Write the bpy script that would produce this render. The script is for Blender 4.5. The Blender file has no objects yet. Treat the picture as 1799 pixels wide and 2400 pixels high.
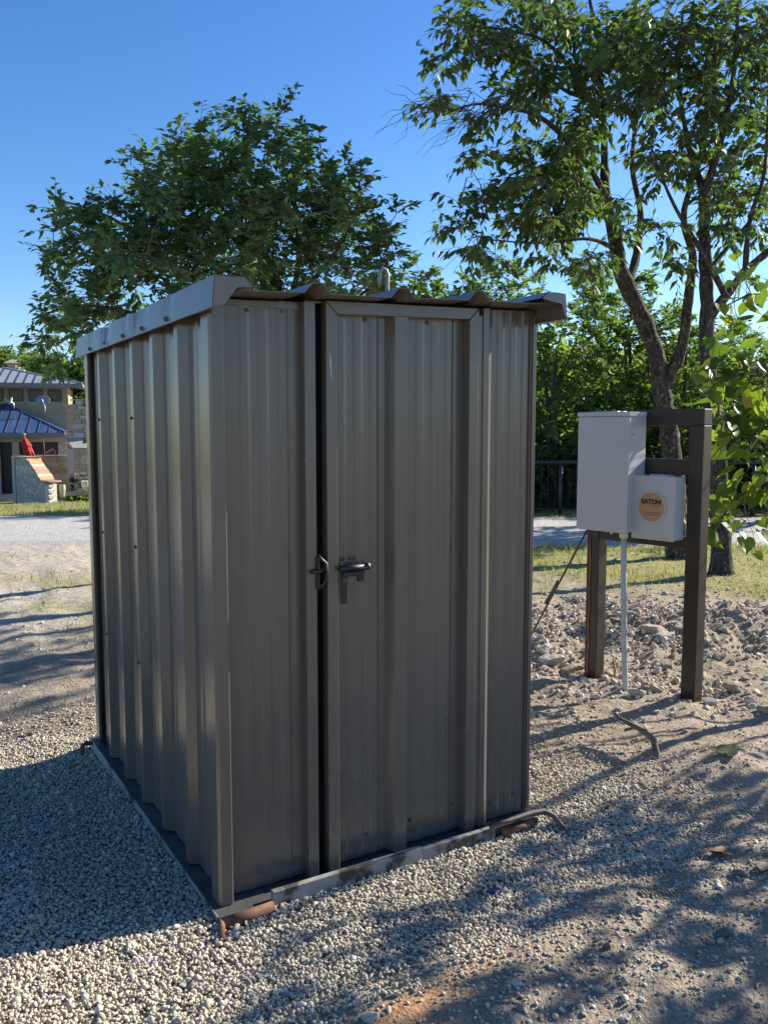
import bpy, bmesh, math, random
import numpy as np
from mathutils import Vector, Matrix, Quaternion

random.seed(7)
RNG = np.random.default_rng(11)
sc = bpy.context.scene
COL = sc.collection
R = math.radians

# ------------------------------------------------------------------ camera
W0, H0, FPX = 1799.0, 2400.0, 2000.0
PITCH, YAW = 0.0970, 0.539
CAM = np.array([-0.912, -2.505, 1.488])
FWD = np.array([math.sin(YAW) * math.cos(PITCH), math.cos(YAW) * math.cos(PITCH), -math.sin(PITCH)])
RGT = np.array([math.cos(YAW), -math.sin(YAW), 0.0])
UPV = np.cross(RGT, FWD)
FLAT = np.array([math.sin(YAW), math.cos(YAW), 0.0])
cam_data = bpy.data.cameras.new('camera')
cam = bpy.data.objects.new('camera', cam_data)
COL.objects.link(cam)
cam_data.sensor_fit = 'VERTICAL'
cam_data.sensor_height = 24.0
cam_data.lens = 24.0 * FPX / H0
cam_data.clip_start = 0.05
cam_data.clip_end = 1500
cam.matrix_world = Matrix(((RGT[0], UPV[0], -FWD[0], CAM[0]), (RGT[1], UPV[1], -FWD[1], CAM[1]),
                           (RGT[2], UPV[2], -FWD[2], CAM[2]), (0, 0, 0, 1)))
sc.camera = cam

# ------------------------------------------------------------------ light
SUN_EL, SUN_ROT = R(27), R(90.6)
SUN_STRENGTH, SKY_STRENGTH, EXPOSURE = 5.0, 0.088, 1.18
world = bpy.data.worlds.new('World')
sc.world = world
world.use_nodes = True
wn = world.node_tree
wn.nodes.clear()
w_out = wn.nodes.new('ShaderNodeOutputWorld')
w_bg = wn.nodes.new('ShaderNodeBackground')
w_sky = wn.nodes.new('ShaderNodeTexSky')
w_sky.sky_type = 'NISHITA'
w_sky.sun_disc = False
w_sky.sun_elevation = SUN_EL
w_sky.sun_rotation = SUN_ROT
w_sky.air_density = 1.0
w_sky.dust_density = 0.3
w_sky.ozone_density = 4.0
w_hsv = wn.nodes.new('ShaderNodeHueSaturation')
w_hsv.inputs['Saturation'].default_value = 1.22
w_hsv.inputs['Hue'].default_value = 0.508
w_bg.inputs['Strength'].default_value = SKY_STRENGTH
wn.links.new(w_sky.outputs[0], w_hsv.inputs['Color'])
wn.links.new(w_hsv.outputs[0], w_bg.inputs['Color'])
wn.links.new(w_bg.outputs[0], w_out.inputs['Surface'])
sun_data = bpy.data.lights.new('sun', 'SUN')
sun_data.energy = SUN_STRENGTH
sun_data.angle = R(0.53)
sun_data.color = (1.0, 0.94, 0.83)
sun = bpy.data.objects.new('sun', sun_data)
COL.objects.link(sun)
SUNV = Vector((math.sin(SUN_ROT) * math.cos(SUN_EL), math.cos(SUN_ROT) * math.cos(SUN_EL), math.sin(SUN_EL)))
sun.rotation_euler = (-SUNV).to_track_quat('-Z', 'Y').to_euler()
sun.location = (20, 2, 16)
sc.view_settings.view_transform = 'Standard'
sc.view_settings.look = 'None'
sc.view_settings.exposure = EXPOSURE
sc.view_settings.gamma = 1.0
sc.view_settings.use_curve_mapping = False
sc.render.film_transparent = False


# ------------------------------------------------------------------ helpers
def px_ray(X, Y):
    return FWD + RGT * (X - W0 / 2) / FPX - UPV * (Y - H0 / 2) / FPX


def wp(X, Y, D):
    """world point seen at photo pixel X, Y at horizontal forward distance D"""
    d = px_ray(X, Y)
    return CAM + d * (D / (d @ FLAT))


def smooth(a, b, x):
    t = np.clip((np.asarray(x, float) - a) / (b - a), 0, 1)
    return t * t * (3 - 2 * t)


def _hash(i, j, seed):
    h = (i.astype(np.int64) * 374761393 + j.astype(np.int64) * 668265263 + seed * 2147483647) & 0xffffffff
    h = ((h ^ (h >> 13)) * 1274126177) & 0xffffffff
    return ((h ^ (h >> 16)) & 0xffff) / 65535.0


def vnoise(x, y, seed=0):
    x = np.asarray(x, float); y = np.asarray(y, float)
    i = np.floor(x); j = np.floor(y); f = x - i; g = y - j
    f = f * f * (3 - 2 * f); g = g * g * (3 - 2 * g)
    a = _hash(i, j, seed); b = _hash(i + 1, j, seed); c = _hash(i, j + 1, seed); d = _hash(i + 1, j + 1, seed)
    return (a * (1 - f) + b * f) * (1 - g) + (c * (1 - f) + d * f) * g - 0.5


def fnoise(x, y, seed=0, octs=4):
    s = 0; a = 1.0
    for o in range(octs):
        s = s + a * vnoise(x * 2 ** o, y * 2 ** o, seed + o); a *= .5
    return s


def pad_sdf(x, y):
    """< 0 inside the laid pea gravel"""
    cx, cy, hx, hy, r = -0.45, 0.72, 2.1, 1.37, 0.45
    dx = np.abs(x - cx) - (hx - r); dy = np.abs(y - cy) - (hy - r)
    d = np.sqrt(np.maximum(dx, 0) ** 2 + np.maximum(dy, 0) ** 2) + np.minimum(np.maximum(dx, dy), 0) - r
    return d + 0.34 * fnoise(x * 1.7, y * 1.7, 5, 3) + .06 * np.clip(x, 0, 3)


def st(x, y):
    dx = x - CAM[0]; dy = y - CAM[1]
    return dx * RGT[0] + dy * RGT[1], dx * FLAT[0] + dy * FLAT[1]


def ground(x, y):
    x = np.asarray(x, float); y = np.asarray(y, float)
    z = -1.5 * smooth(13, 34, y)
    z = z - .035 * smooth(.3, 2.0, y) * smooth(1.0, -.2, x) - .075 * smooth(0, -.6, x) * smooth(.4, 1.9, y) * smooth(9, 5, y)
    s, t = st(x, y)
    near = smooth(14, 9, t)
    shed = smooth(0, .25, np.maximum(np.abs(x - .63) - .7, np.abs(y - .9) - 1.0))
    dirt = smooth(.0, .25, pad_sdf(x, y))
    z = z + near * shed * (.03 * fnoise(x * .9, y * .9, 21, 3) + (.008 + .030 * dirt) * fnoise(x * 4, y * 4, 31, 4))
    rub = np.exp(-(((x - 3.7) / 1.3) ** 2 + ((y - 1.9) / 1.0) ** 2))
    heap = np.exp(-(((x - 4.5) / .85) ** 2 + ((y - 1.45) / .6) ** 2)) + .6 * np.exp(-(((x - 3.3) / .7) ** 2 + ((y - 1.9) / .3) ** 2))
    z = z + rub * (.03 + .12 * fnoise(x * 5, y * 5, 41, 4)) + heap * (.10 + .12 * fnoise(x * 7, y * 7, 43, 3))
    z = z - .062 * smooth(.75, .12, np.maximum(np.maximum(np.abs(x - .60) - .66, np.abs(y - .82) - .90), 0))
    z = z + near * dirt * .007 * fnoise(x * 11, y * 11, 55, 2)
    # low dirt ridge in the lower right and trench edge
    z = z + .05 * np.exp(-(((x - 2.35) / .45) ** 2 + ((y + .15) / .16) ** 2))
    z = z - .03 * smooth(.25, -.1, pad_sdf(x, y)) * 0
    return z


def gpt(X, Y, lift=0.0):
    d = px_ray(X, Y)
    z = 0.0
    for _ in range(12):
        t = (z - CAM[2]) / d[2]
        q = CAM + d * t
        z = float(ground(q[0], q[1]))
    return np.array([q[0], q[1], z + lift])


class MB:
    def __init__(self):
        self.v = []; self.f = []

    def add(self, vs, fs):
        n = len(self.v)
        self.v += [tuple(map(float, p)) for p in vs]
        self.f += [tuple(i + n for i in f) for f in fs]
        return self

    def box(self, lo, hi, fr=None):
        (a, b, c), (d, e, g) = lo, hi
        vs = [(a, b, c), (d, b, c), (d, e, c), (a, e, c), (a, b, g), (d, b, g), (d, e, g), (a, e, g)]
        if fr is not None: vs = [fr(*p) for p in vs]
        return self.add(vs, [(0, 3, 2, 1), (4, 5, 6, 7), (0, 1, 5, 4), (1, 2, 6, 5), (2, 3, 7, 6), (3, 0, 4, 7)])

    def prism(self, poly, a, b, fr):
        """polygon of (p, q) swept from a to b; fr(p, q, s) gives the world point"""
        n = len(poly)
        vs = [fr(p, q, a) for p, q in poly] + [fr(p, q, b) for p, q in poly]
        fs = [tuple(range(n))[::-1], tuple(range(n, 2 * n))]
        fs += [(i, (i + 1) % n, n + (i + 1) % n, n + i) for i in range(n)]
        return self.add(vs, fs)

    def tube(self, pts, rad, seg=8, cap=True):
        P = np.array(pts, float); n = len(P)
        rad = np.full(n, rad, float) if np.isscalar(rad) else np.array(rad, float)
        T = np.gradient(P, axis=0); T /= np.linalg.norm(T, axis=1)[:, None] + 1e-12
        u = np.cross(T[0], [0, 0, 1.0])
        if np.linalg.norm(u) < 1e-3: u = np.cross(T[0], [1.0, 0, 0])
        u /= np.linalg.norm(u)
        vs = []
        for i in range(n):
            u = u - T[i] * (u @ T[i]); u /= np.linalg.norm(u) + 1e-12
            w = np.cross(T[i], u)
            for k in range(seg):
                a = 2 * math.pi * k / seg
                vs.append(P[i] + rad[i] * (u * math.cos(a) + w * math.sin(a)))
        fs = []
        for i in range(n - 1):
            for k in range(seg):
                k2 = (k + 1) % seg
                fs.append((i * seg + k, i * seg + k2, (i + 1) * seg + k2, (i + 1) * seg + k))
        if cap:
            fs.append(tuple(range(seg))[::-1]); fs.append(tuple((n - 1) * seg + k for k in range(seg)))
        return self.add(vs, fs)

    def lathe(self, prof, center, seg=20):
        n = len(prof); vs = []
        for r_, z_ in prof:
            for k in range(seg):
                a = 2 * math.pi * k / seg
                vs.append((center[0] + r_ * math.cos(a), center[1] + r_ * math.sin(a), center[2] + z_))
        fs = []
        for i in range(n - 1):
            for k in range(seg):
                k2 = (k + 1) % seg
                fs.append((i * seg + k, i * seg + k2, (i + 1) * seg + k2, (i + 1) * seg + k))
        fs.append(tuple(range(seg))[::-1]); fs.append(tuple((n - 1) * seg + k for k in range(seg)))
        return self.add(vs, fs)

    def mesh(self, name, m, smooth_=False):
        me = bpy.data.meshes.new(name)
        me.from_pydata(self.v, [], self.f)
        if m is not None: me.materials.append(m)
        if smooth_: me.polygons.foreach_set('use_smooth', [True] * len(me.polygons))
        me.update()
        return me

    def build(self, name, m, parent=None, smooth_=False, bevel=0, origin=None):
        me = self.mesh(name, m, smooth_)
        o = bpy.data.objects.new(name, me)
        COL.objects.link(o)
        if parent is not None:
            o.parent = parent
            o.matrix_parent_inverse = parent.matrix_world.inverted() if False else Matrix.Translation(-parent_loc(parent))
        if bevel:
            b = o.modifiers.new('bevel', 'BEVEL'); b.width = bevel; b.segments = 2; b.limit_method = 'ANGLE'
            b.angle_limit = R(40); b.harden_normals = False
        return o


def parent_loc(o):
    v = Vector((0, 0, 0))
    while o is not None:
        v += o.location + (o.matrix_parent_inverse.translation if o.parent else Vector((0, 0, 0)))
        o = o.parent
    return v


def thing(name, label, cat, loc=(0, 0, 0), group=None):
    o = bpy.data.objects.new(name, None)
    COL.objects.link(o)
    o.location = loc; o.empty_display_size = .1
    o['label'] = label; o['category'] = cat
    if group: o['group'] = group
    return o


def tag(o, label, cat, group=None):
    o['label'] = label; o['category'] = cat
    if group: o['group'] = group
    return o


def kind(o, k):
    o['kind'] = k
    return o


def link_part(name, me, parent, loc, rot=None, scale=None):
    """one more piece sharing mesh data"""
    o = bpy.data.objects.new(name, me)
    COL.objects.link(o)
    o.parent = parent
    o.matrix_parent_inverse = Matrix.Translation(-parent_loc(parent))
    o.location = loc
    if rot is not None:
        o.rotation_mode = 'QUATERNION'; o.rotation_quaternion = rot
    if scale is not None: o.scale = scale
    return o


def big_mesh(name, V, F, m, attrs=None, smooth_=False):
    """V (n,3), F (m,k) numpy; attrs: dict name -> per-vertex float"""
    me = bpy.data.meshes.new(name)
    n, (mf, k) = len(V), F.shape
    me.vertices.add(n); me.vertices.foreach_set('co', np.asarray(V, np.float32).ravel())
    me.loops.add(mf * k); me.loops.foreach_set('vertex_index', F.astype(np.int32).ravel())
    me.polygons.add(mf); me.polygons.foreach_set('loop_start', np.arange(0, mf * k, k, dtype=np.int32))
    me.polygons.foreach_set('loop_total', np.full(mf, k, np.int32))
    if smooth_: me.polygons.foreach_set('use_smooth', np.ones(mf, bool))
    me.update(calc_edges=True)
    if m is not None: me.materials.append(m)
    for a, val in (attrs or {}).items():
        at = me.attributes.new(a, 'FLOAT', 'POINT')
        at.data.foreach_set('value', np.asarray(val, np.float32))
    return me


def link(name, me, parent=None):
    o = bpy.data.objects.new(name, me)
    COL.objects.link(o)
    if parent is not None:
        o.parent = parent
        o.matrix_parent_inverse = Matrix.Translation(-parent_loc(parent))
    return o


# ------------------------------------------------------------------ materials
class NT:
    def __init__(self, name):
        self.m = bpy.data.materials.new(name); self.m.use_nodes = True
        self.t = self.m.node_tree; self.t.nodes.clear()
        self.out = self.t.nodes.new('ShaderNodeOutputMaterial')
        self.p = self.t.nodes.new('ShaderNodeBsdfPrincipled')
        self.t.links.new(self.p.outputs[0], self.out.inputs[0])

    def n(self, typ, **kw):
        nd = self.t.nodes.new(typ)
        for k, v in kw.items(): setattr(nd, k, v)
        return nd

    def l(self, a, b): self.t.links.new(a, b)

    def coord(self, scale=(1, 1, 1)):
        tc = self.n('ShaderNodeNewGeometry'); mp = self.n('ShaderNodeMapping')
        mp.inputs['Scale'].default_value = scale
        self.l(tc.outputs['Position'], mp.inputs[0])
        return mp.outputs[0]

    def noise(self, scale, detail=4, rough=.55, co=None, stretch=(1, 1, 1)):
        nd = self.n('ShaderNodeTexNoise')
        nd.inputs['Scale'].default_value = scale; nd.inputs['Detail'].default_value = detail
        nd.inputs['Roughness'].default_value = rough
        self.l(co if co is not None else self.coord(stretch), nd.inputs['Vector'])
        return nd.outputs['Fac']

    def ramp(self, fac, stops):
        nd = self.n('ShaderNodeValToRGB')
        cr = nd.color_ramp
        while len(cr.elements) < len(stops): cr.elements.new(.5)
        for e, (pos, c) in zip(cr.elements, stops):
            e.position = pos
            e.color = (c, c, c, 1) if np.isscalar(c) else (*c, 1)
        self.l(fac, nd.inputs[0])
        return nd.outputs[0]

    def mix(self, fac, a, b, mode='MIX'):
        nd = self.n('ShaderNodeMix', data_type='RGBA', blend_type=mode)
        for sock, v in ((nd.inputs[0], fac), (nd.inputs[6], a), (nd.inputs[7], b)):
            if isinstance(v, bpy.types.NodeSocket): self.l(v, sock)
            elif np.isscalar(v): sock.default_value = v if sock.type == 'VALUE' else (v, v, v, 1)
            else: sock.default_value = (*v, 1)
        return nd.outputs[2]

    def math(self, op, a, b=0.0, clamp=False):
        nd = self.n('ShaderNodeMath', operation=op, use_clamp=clamp)
        for sock, v in ((nd.inputs[0], a), (nd.inputs[1], b)):
            if isinstance(v, bpy.types.NodeSocket): self.l(v, sock)
            else: sock.default_value = v
        return nd.outputs[0]

    def attr(self, name, typ='GEOMETRY'):
        nd = self.n('ShaderNodeAttribute', attribute_type=typ, attribute_name=name)
        return nd.outputs['Fac']

    def bump(self, h, strength, dist, normal=None):
        nd = self.n('ShaderNodeBump')
        nd.inputs['Strength'].default_value = strength; nd.inputs['Distance'].default_value = dist
        self.l(h, nd.inputs['Height'])
        if normal is not None: self.l(normal, nd.inputs['Normal'])
        return nd.outputs[0]

    def set(self, **kw):
        names = dict(color='Base Color', rough='Roughness', metal='Metallic', spec='Specular IOR Level', normal='Normal',
                     coat='Coat Weight', coat_rough='Coat Roughness', sheen='Sheen Weight')
        for k, v in kw.items():
            s = self.p.inputs[names[k]]
            if isinstance(v, bpy.types.NodeSocket): self.l(v, s)
            elif np.isscalar(v): s.default_value = v
            else: s.default_value = (*v, 1)
        return self


def simple(name, c1, c2=None, scale=6.0, rough=.6, metal=0, spec=.5, bump=0, bscale=60, stretch=(1, 1, 1), lo=.3, hi=.7):
    a = NT(name)
    if c2 is not None: col = a.ramp(a.noise(scale, 5, stretch=stretch), [(lo, c1), (hi, c2)])
    else: col = c1
    a.set(color=col, rough=rough, metal=metal, spec=spec)
    if bump: a.set(normal=a.bump(a.noise(bscale, 4, stretch=stretch), .6, bump))
    return a.m


def paint_mat(name, c, rough=.3, dusty=(.30, .27, .22), spec=.5):
    """factory painted sheet steel: faint dust film, faint waviness, fine wear"""
    a = NT(name)
    n1 = a.noise(2.2, 5, .6, stretch=(1, 1, .35))
    n2 = a.noise(40, 3, .6, stretch=(1, 1, .2))
    col = a.mix(a.math('MULTIPLY', a.ramp(n1, [(.35, 0.0), (.75, 1.0)]), .10), c, dusty)
    col = a.mix(a.math('MULTIPLY', a.ramp(n2, [(.55, 0.0), (.72, 1.0)]), .06), col, dusty)
    a.set(color=col, rough=a.ramp(n1, [(.3, rough * .85), (.75, rough * 1.35)]), spec=spec)
    w = a.noise(2.4, 2, .4, stretch=(1, 1, .45))
    b = a.bump(w, .45, .02)
    a.set(normal=a.bump(a.noise(300, 2), .05, .001, b))
    return a.m


M = {}
M['shed'] = paint_mat('shed_paint', (.110, .093, .076), .24, spec=.75)
M['shed_skylit'] = paint_mat('shed_paint_skylit', (.14, .126, .105), .26, spec=.6)  # same paint as the walls, lightened for sky reflection on roof and trim
M['bronze'] = paint_mat('bronze_post_paint', (.024, .019, .015), .30, dusty=(.16, .135, .105))
M['gap_shade'] = simple('painted_gap_shade', (.006, .006, .006), rough=.9)  # near-black standing in for shade in the slot and behind the door
M['latch'] = simple('black_latch_steel', (.010, .011, .013), (.022, .020, .018), 30, .52)
M['base'] = simple('base_steel', (.030, .032, .034), (.085, .083, .078), 9, .55, bump=.002, bscale=80)
a = NT('worn_grey_paint')
n1 = a.noise(7, 6, .65)
a.set(color=a.ramp(n1, [(.36, (.30, .29, .27)), (.52, (.22, .215, .20)), (.60, (.035, .034, .032)), (.72, (.10, .05, .03))]), rough=.75,
      normal=a.bump(n1, .5, .004))
M['base_face'] = a.m
M['rust'] = simple('rusty_steel', (.085, .035, .018), (.22, .11, .06), 22, .85, bump=.003, bscale=90)
M['rod'] = simple('dull_brown_steel', (.055, .045, .036), (.14, .10, .075), 18, .6, bump=.001, bscale=120)
M['galv'] = simple('galvanised_steel', (.42, .44, .45), (.56, .58, .60), 40, .42, metal=.55)
M['galv_dull'] = simple('weathered_galvanised_steel', (.19, .205, .22), (.27, .285, .30), 40, .55, metal=.3)
M['box'] = paint_mat('grey_enclosure_paint', (.455, .47, .455), .42, dusty=(.42, .41, .38))
M['pvc'] = simple('grey_conduit_plastic', (.40, .415, .42), (.47, .48, .48), 12, .45)
M['card'] = simple('brown_cardboard', (.44, .25, .125), (.50, .30, .16), 14, .85)
M['ink'] = simple('black_print', (.03, .026, .022), rough=.8)
M['red'] = simple('red_sticker', (.62, .12, .09), rough=.6)
M['white'] = simple('white_sticker', (.7, .7, .68), rough=.6)
M['copper'] = simple('copper_wire', (.48, .20, .09), (.30, .13, .07), 30, .45, metal=.7)
M['tan_clip'] = simple('tan_clip', (.5, .42, .32), rough=.6)


def bark(name, c1, c2, c3):
    a = NT(name)
    n1 = a.noise(16, 6, .65, stretch=(1, 1, .35)); n2 = a.noise(9, 4, .6)
    c = a.ramp(n1, [(.35, c1), (.62, c2)])
    n3 = a.noise(38, 4, .7, stretch=(1, 1, .6))
    c = a.mix(a.math('MULTIPLY', a.ramp(n2, [(.42, 0.1), (.62, 1.0)]), a.ramp(n3, [(.52, 0.0), (.62, .95)])), c, c3)
    a.set(color=c, rough=.95, spec=.15, normal=a.bump(n3, .8, .02, a.bump(n1, 1.0, .05)))
    return a.m


M['bark'] = bark('grey_brown_bark', (.034, .027, .023), (.095, .077, .062), (.34, .315, .28))
M['bark_dark'] = bark('dark_bark', (.035, .028, .023), (.10, .082, .066), (.14, .12, .10))
M['twig'] = simple('twig_bark', (.085, .065, .05), (.16, .125, .10), 20, .85)


def leaf_mat(name, dark, mid, light, trans=.38, odd=None, rough=.52):
    a = NT(name)
    t = a.attr('tint')
    stops = [(0, dark), (.5, mid), (.93, light)]
    if odd is not None: stops += [(.985, odd)]
    c = a.ramp(t, stops)
    a.set(color=c, rough=rough, spec=.3)
    tr = a.n('ShaderNodeBsdfTranslucent'); mx = a.n('ShaderNodeMixShader')
    mx.inputs[0].default_value = trans
    a.l(a.mix(1.0, c, (1.2, 1.4, .6), 'MULTIPLY'), tr.inputs['Color'])
    a.l(a.p.outputs[0], mx.inputs[1]); a.l(tr.outputs[0], mx.inputs[2]); a.l(mx.outputs[0], a.out.inputs[0])
    return a.m


M['leaf'] = leaf_mat('elm_leaf', (.080, .128, .058), (.122, .188, .076), (.19, .265, .095))
M['leaf_r'] = leaf_mat('drooping_leaf', (.066, .100, .042), (.104, .150, .054), (.17, .22, .07), .45)
M['leaf_far'] = leaf_mat('woodland_leaf', (.080, .125, .040), (.145, .205, .058), (.22, .275, .08), .55)
M['leaf_red'] = leaf_mat('heart_leaf', (.060, .100, .028), (.125, .175, .032), (.23, .26, .035), .5, odd=(.45, .30, .03), rough=.46)
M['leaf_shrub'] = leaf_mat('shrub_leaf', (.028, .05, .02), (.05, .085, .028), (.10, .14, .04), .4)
M['leaf_lime'] = leaf_mat('lime_leaf', (.14, .20, .03), (.22, .30, .05), (.36, .40, .08), .45)
M['grass'] = leaf_mat('dry_grass', (.15, .175, .06), (.30, .285, .12), (.48, .41, .24), .35, rough=.6)

# ------------------------------------------------------------------ ground
xs = np.unique(np.round(np.concatenate([np.arange(-1.9, 4.9, .032), np.arange(-8, 14, .16), 14 + np.geomspace(.3, 160, 26), -8 - np.geomspace(.3, 140, 26)]), 4))
ys = np.unique(np.round(np.concatenate([np.arange(-1.7, 3.6, .032), np.arange(-7, 24, .16), 24 + np.geomspace(.3, 190, 28), -7 - np.geomspace(.3, 120, 22)]), 4))
XX, YY = np.meshgrid(xs, ys)
ZZ = ground(XX, YY)
S_, T_ = st(XX, YY)
NS = len(xs)
idx = np.arange(len(xs) * len(ys)).reshape(len(ys), NS)
F = np.stack([idx[:-1, :-1], idx[:-1, 1:], idx[1:, 1:], idx[1:, :-1]], -1).reshape(-1, 4)
gn = fnoise(XX * .8, YY * .8, 77, 4)


def grass_amount(s, t, x, y):
    nz = fnoise(x * .8, y * .8, 77, 4)
    right = smooth(6.9, 8.6, t + nz * 1.6) * smooth(11.0, 10.5, t) * smooth(-1, 2, s)
    left = smooth(13.9, 14.6, t + .4 * nz) * smooth(-0.5, .2, .35 - np.abs(t - 20.2) * .0 + nz * .3)
    mid = .75 * smooth(6.2, 7.2, t + nz * 2.2) * smooth(9.2, 8.0, t) * smooth(1, -1, s)
    return np.clip(np.maximum(np.maximum(right, left), mid * smooth(-.1, .25, nz + .12)), 0, 1)


gravel_m = smooth(.06, -.10, pad_sdf(XX, YY))
clay_m = np.exp(-(((XX - .16) / .22) ** 2 + ((YY + .72) / .12) ** 2)) + .8 * np.exp(-(((XX + .05) / .2) ** 2 + ((YY + .74) / .07) ** 2)) \
    + .7 * np.exp(-(((XX - .35) / .3) ** 2 + ((YY + .62) / .12) ** 2))
grass_m = grass_amount(S_, T_, XX, YY)
pale_m = smooth(2.6, 4.5, T_ + fnoise(XX, YY, 3) * 2) * smooth(3.0, 5.2, YY)

a = NT('ground_soil')
co = a.coord()
nA = a.noise(1.3, 6, .6, co); nB = a.noise(11, 6, .65, co); nC = a.noise(85, 4, .6, co)
soil = a.ramp(nA, [(.3, (.240, .185, .130)), (.5, (.335, .265, .190)), (.7, (.42, .345, .255))])
soil = a.mix(a.ramp(nB, [(.42, 0.0), (.7, .7)]), soil, (.46, .39, .30))
soil = a.mix(a.ramp(nC, [(.30, .65), (.46, 0.0)]), soil, (.13, .10, .078))
soil = a.mix(a.ramp(nC, [(.60, 0.0), (.70, .8)]), soil, (.56, .52, .46))
soil = a.mix(a.attr('pale'), soil, a.ramp(nB, [(.3, (.37, .31, .235)), (.7, (.58, .52, .43))]))
soil = a.mix(a.attr('clay'), soil, a.ramp(nB, [(.3, (.36, .19, .095)), (.7, (.50, .29, .16))]))
grav = a.ramp(nC, [(.35, (.32, .275, .20)), (.65, (.50, .44, .335))])
soil = a.mix(a.attr('gravel'), soil, grav)
gr = a.ramp(nB, [(.3, (.20, .20, .075)), (.55, (.34, .30, .12)), (.75, (.44, .37, .20))])
soil = a.mix(a.attr('grass'), soil, gr)
a.set(color=soil, rough=.95, spec=.15)
bb = a.bump(nB, .8, .05)
bb = a.bump(nC, .95, .016, bb)
a.set(normal=bb)
M['ground'] = a.m
me = big_mesh('ground', np.stack([XX.ravel(), YY.ravel(), ZZ.ravel()], 1), F, M['ground'],
              dict(gravel=gravel_m.ravel(), clay=np.clip(clay_m, 0, 1).ravel(), grass=grass_m.ravel(), pale=pale_m.ravel()), True)
kind(link('ground', me), 'structure')

# gravel road behind the shed, running across the view
ss = np.arange(-22, 24, .25); tt = np.linspace(0, 1, 17)
SS, TT = np.meshgrid(ss, tt)
near_e = 10.75 + .35 * fnoise(SS * .5, SS * 0 + 3, 9, 3) - .03 * SS
far_e = 14.3 + .35 * fnoise(SS * .4, SS * 0 + 8, 12, 3) - .02 * SS
TQ = near_e + (far_e - near_e) * TT
XR = CAM[0] + SS * RGT[0] + TQ * FLAT[0]; YR = CAM[1] + SS * RGT[1] + TQ * FLAT[1]
edge = np.minimum(TT, 1 - TT)
ZR = ground(XR, YR) + .03 - .07 * smooth(.05, 0, edge) + .012 * fnoise(XR * 3, YR * 3, 15)
ix = np.arange(SS.size).reshape(SS.shape)
F = np.stack([ix[:-1, :-1], ix[:-1, 1:], ix[1:, 1:], ix[1:, :-1]], -1).reshape(-1, 4)
a = NT('pale_road_gravel')
co = a.coord()
nB = a.noise(9, 6, .7, co); nC = a.noise(45, 4, .7, co)
c = a.ramp(nB, [(.3, (.40, .37, .335)), (.7, (.60, .575, .54))])
c = a.mix(a.ramp(nC, [(.35, .7), (.5, 0.0)]), c, (.25, .235, .215))
a.set(color=c, rough=.95, spec=.15, normal=a.bump(nC, .9, .03))
kind(link('gravel_road', big_mesh('gravel_road', np.stack([XR.ravel(), YR.ravel(), ZR.ravel()], 1), F, a.m, None, True)), 'structure')


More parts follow.
